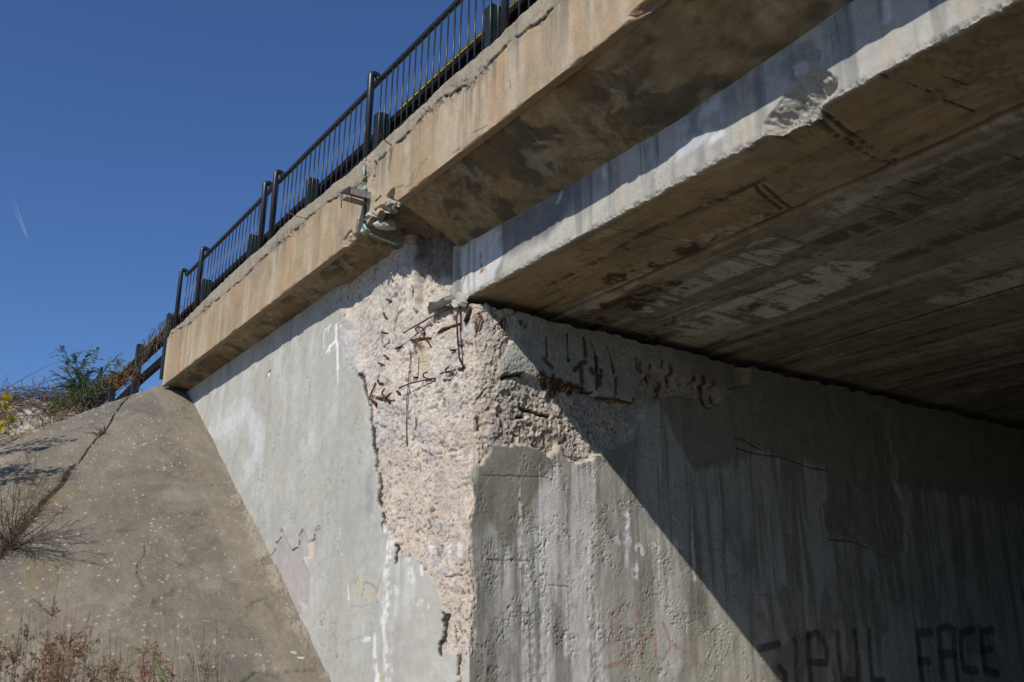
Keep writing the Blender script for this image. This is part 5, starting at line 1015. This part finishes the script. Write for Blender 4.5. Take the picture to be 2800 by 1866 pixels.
# sapling with yellow leaves reaching in from the left
def broad(m, p, d, n, L):
    d = d.normalized(); s = d.cross(n).normalized(); n = s.cross(d)
    row = [(0, 0), (.18, .16), (.4, .25), (.65, .2), (.85, .09), (1, 0)]
    for (t0, w0), (t1, w1) in zip(row[:-1], row[1:]):
        f = lambda t, w_, sg: p + d * L * t + s * (w_ * L * sg) + n * (abs(w_) * L * .35 - L * .25 * t * t)
        m.quad(f(t0, 0, 1), f(t0, w0, 1), f(t1, w1, 1), f(t1, 0, 1)) if w0 or w1 else None
        m.quad(f(t1, 0, 1), f(t1, w1, -1), f(t0, w0, -1), f(t0, 0, 1))
o = empty('sapling', (-3.05, -.25, -1.6), 'thin sapling whose sprig of yellow green leaves pokes in at the left edge', 'sapling'); st, lv = MB(), MB()
tr = [Vector((-3.05, -.25, -1.62)), Vector((-3.06, -.2, -.6)), Vector((-3.0, -.1, .3)), Vector((-2.95, .02, 1.0)), Vector((-2.9, .05, 1.5))]; st.tube(tr, [.016, .013, .010, .008, .004], 6)
for (x, y), (ex, ey) in zip(((12, 1068), (35, 1055), (22, 1075), (30, 1090), (5, 1095), (12, 1105), (20, 1130), (10, 1150), (28, 1140), (42, 1135), (2, 1150), (8, 1085), (-15, 1100), (-20, 1130), (-30, 1060)), ((-6, 20), (10, 18), (5, 28), (-8, 28), (-4, 30), (10, 24), (-10, 26), (-5, 26), (5, 24), (-8, 24), (3, 30), (8, 24), (0, 28), (4, 24), (-6, 20))):
    a = near((x, y), 3.0 + rng.uniform(-.05, .05)); b = near((x + ex, y + ey), 3.0 + rng.uniform(-.05, .05)); broad(lv, a, b - a, (Vector((0, -.3, .3)) - a.normalized() + rv(rng, .5)).normalized(), (b - a).length * .85)
for ln in (((-40, 1150), (-5, 1085), (30, 1055)), ((-60, 1210), (-15, 1150), (20, 1128), (42, 1135)), ((-60, 1180), (-30, 1120), (8, 1085))): st.tube([tr[2]] + [near(p, 3.0) for p in ln], .0018, 4)
st.build('stem', M_twig, o); lv.build('foliage', M_ylf, o)
# tree beyond the left edge whose leaves shade the slope
o = empty('roadside_tree', (-14.6, -2.6, -.2), 'leafy tree just beyond the left edge, seen only as leaf shadows on the slope', 'tree'); st, lv = MB(), MB()
T0 = Vector((-14.6, -2.6, -.5)); st.tube([T0, T0 + Vector((.1, .2, 2.6)), T0 + Vector((0, .6, 5.0)), T0 + Vector((-.2, .9, 6.4))], [.07, .06, .035, .012], 7)
for P in (R2((-60, 40), (120, 45), (260, 20), (400, 20)), R2((-60, 95), (60, 85), (200, 75), (300, 62)), R2((-60, 210), (40, 200), (130, 190)), R2((-40, 250), (60, 215), (180, 225), (270, 220), (380, 200)), R2((-20, 290), (120, 265), (210, 275)), R2((-60, 20), (30, 15), (100, 5))):
    Q = [slope_pt(p) + SUN_TO * (4.6 + .25 * i) for i, p in enumerate(P)]; st.tube([T0 + Vector((.05, .4, 3.8))] + Q, .008, 4)
    for a, b in zip(Q[:-1], Q[1:]):
        for k in range(34):
            p = a.lerp(b, rng.random()) + rv(rng, .075); broad(lv, p, rv(rng, .6) + (b - a).normalized(), (SUN_TO + rv(rng, .5)).normalized(), rng.uniform(.07, .13))
st.build('trunk', M_twig, o); lv.build('crown', M_leaf, o)
# stones fallen at the foot of the wing wall
for i, (x, y, sz, lb) in enumerate(((1935, 1432, (.075, .05, .03), 'larger flat pale stone lying on the slope near the foot of the wing wall'), (1890, 1400, (.05, .05, .03), 'small pale stone uphill of the larger flat stone by the wing wall'), (1768, 925, (.04, .035, .035), 'small white stone in the gap between slope and wing wall'))):
    p = R2((x, y))[0]; rock('fallen_stone', slope_pt(p, .02), sz, 90 + i, simple('pale_stone', (.40, .40, .38), (.50, .50, .48), 20, .9), lb, 'stone')

# ------------------------------------------------------------------ vapour trail far off in the sky
m, t, b = newmat('vapour'); L = t.links.new
b.inputs['Base Color'].default_value = (.95, .95, .95, 1); b.inputs['Roughness'].default_value = 1
at = N(t, 'ShaderNodeAttribute', _attribute_name='Col'); tr = N(t, 'ShaderNodeBsdfTransparent'); mx = N(t, 'ShaderNodeMixShader')
L(at.outputs['Alpha'], mx.inputs[0]); L(tr.outputs[0], mx.inputs[1]); L(b.outputs[0], mx.inputs[2]); L(mx.outputs[0], t.nodes['Material Output'].inputs[0])
o = empty('vapour_trail', tuple(ray(75, 652) * (6000 / 2748)), 'short pale vapour trail fading upward in the blue sky at the left', 'vapour trail')
for j in range(2):
    n = 24; k = 8; P = np.zeros((n, k + 1, 3)); C = np.ones((n, k + 1, 4))
    for i in range(n):
        u = i / (n - 1); c = ray(75 - 48 * u + (j - .5) * (3 + 9 * u), 652 - 118 * u) * (6000 / 2748.); rad = (.8 + 2.0 * u) * 2.2
        for q in range(k + 1): a = q * 2 * math.pi / k; P[i, q] = c + np.array([sy_ * math.cos(a), cy_ * math.cos(a), math.sin(a) * .9]) * rad + np.array([-cy_, sy_, 0]) * rad * .2 * math.sin(a)
        C[i, :, 3] = (.20 if j else .12) * (1 - u) ** 1.3 * min(1, u * 8)
    grid_obj('trail', P, C, m, o)
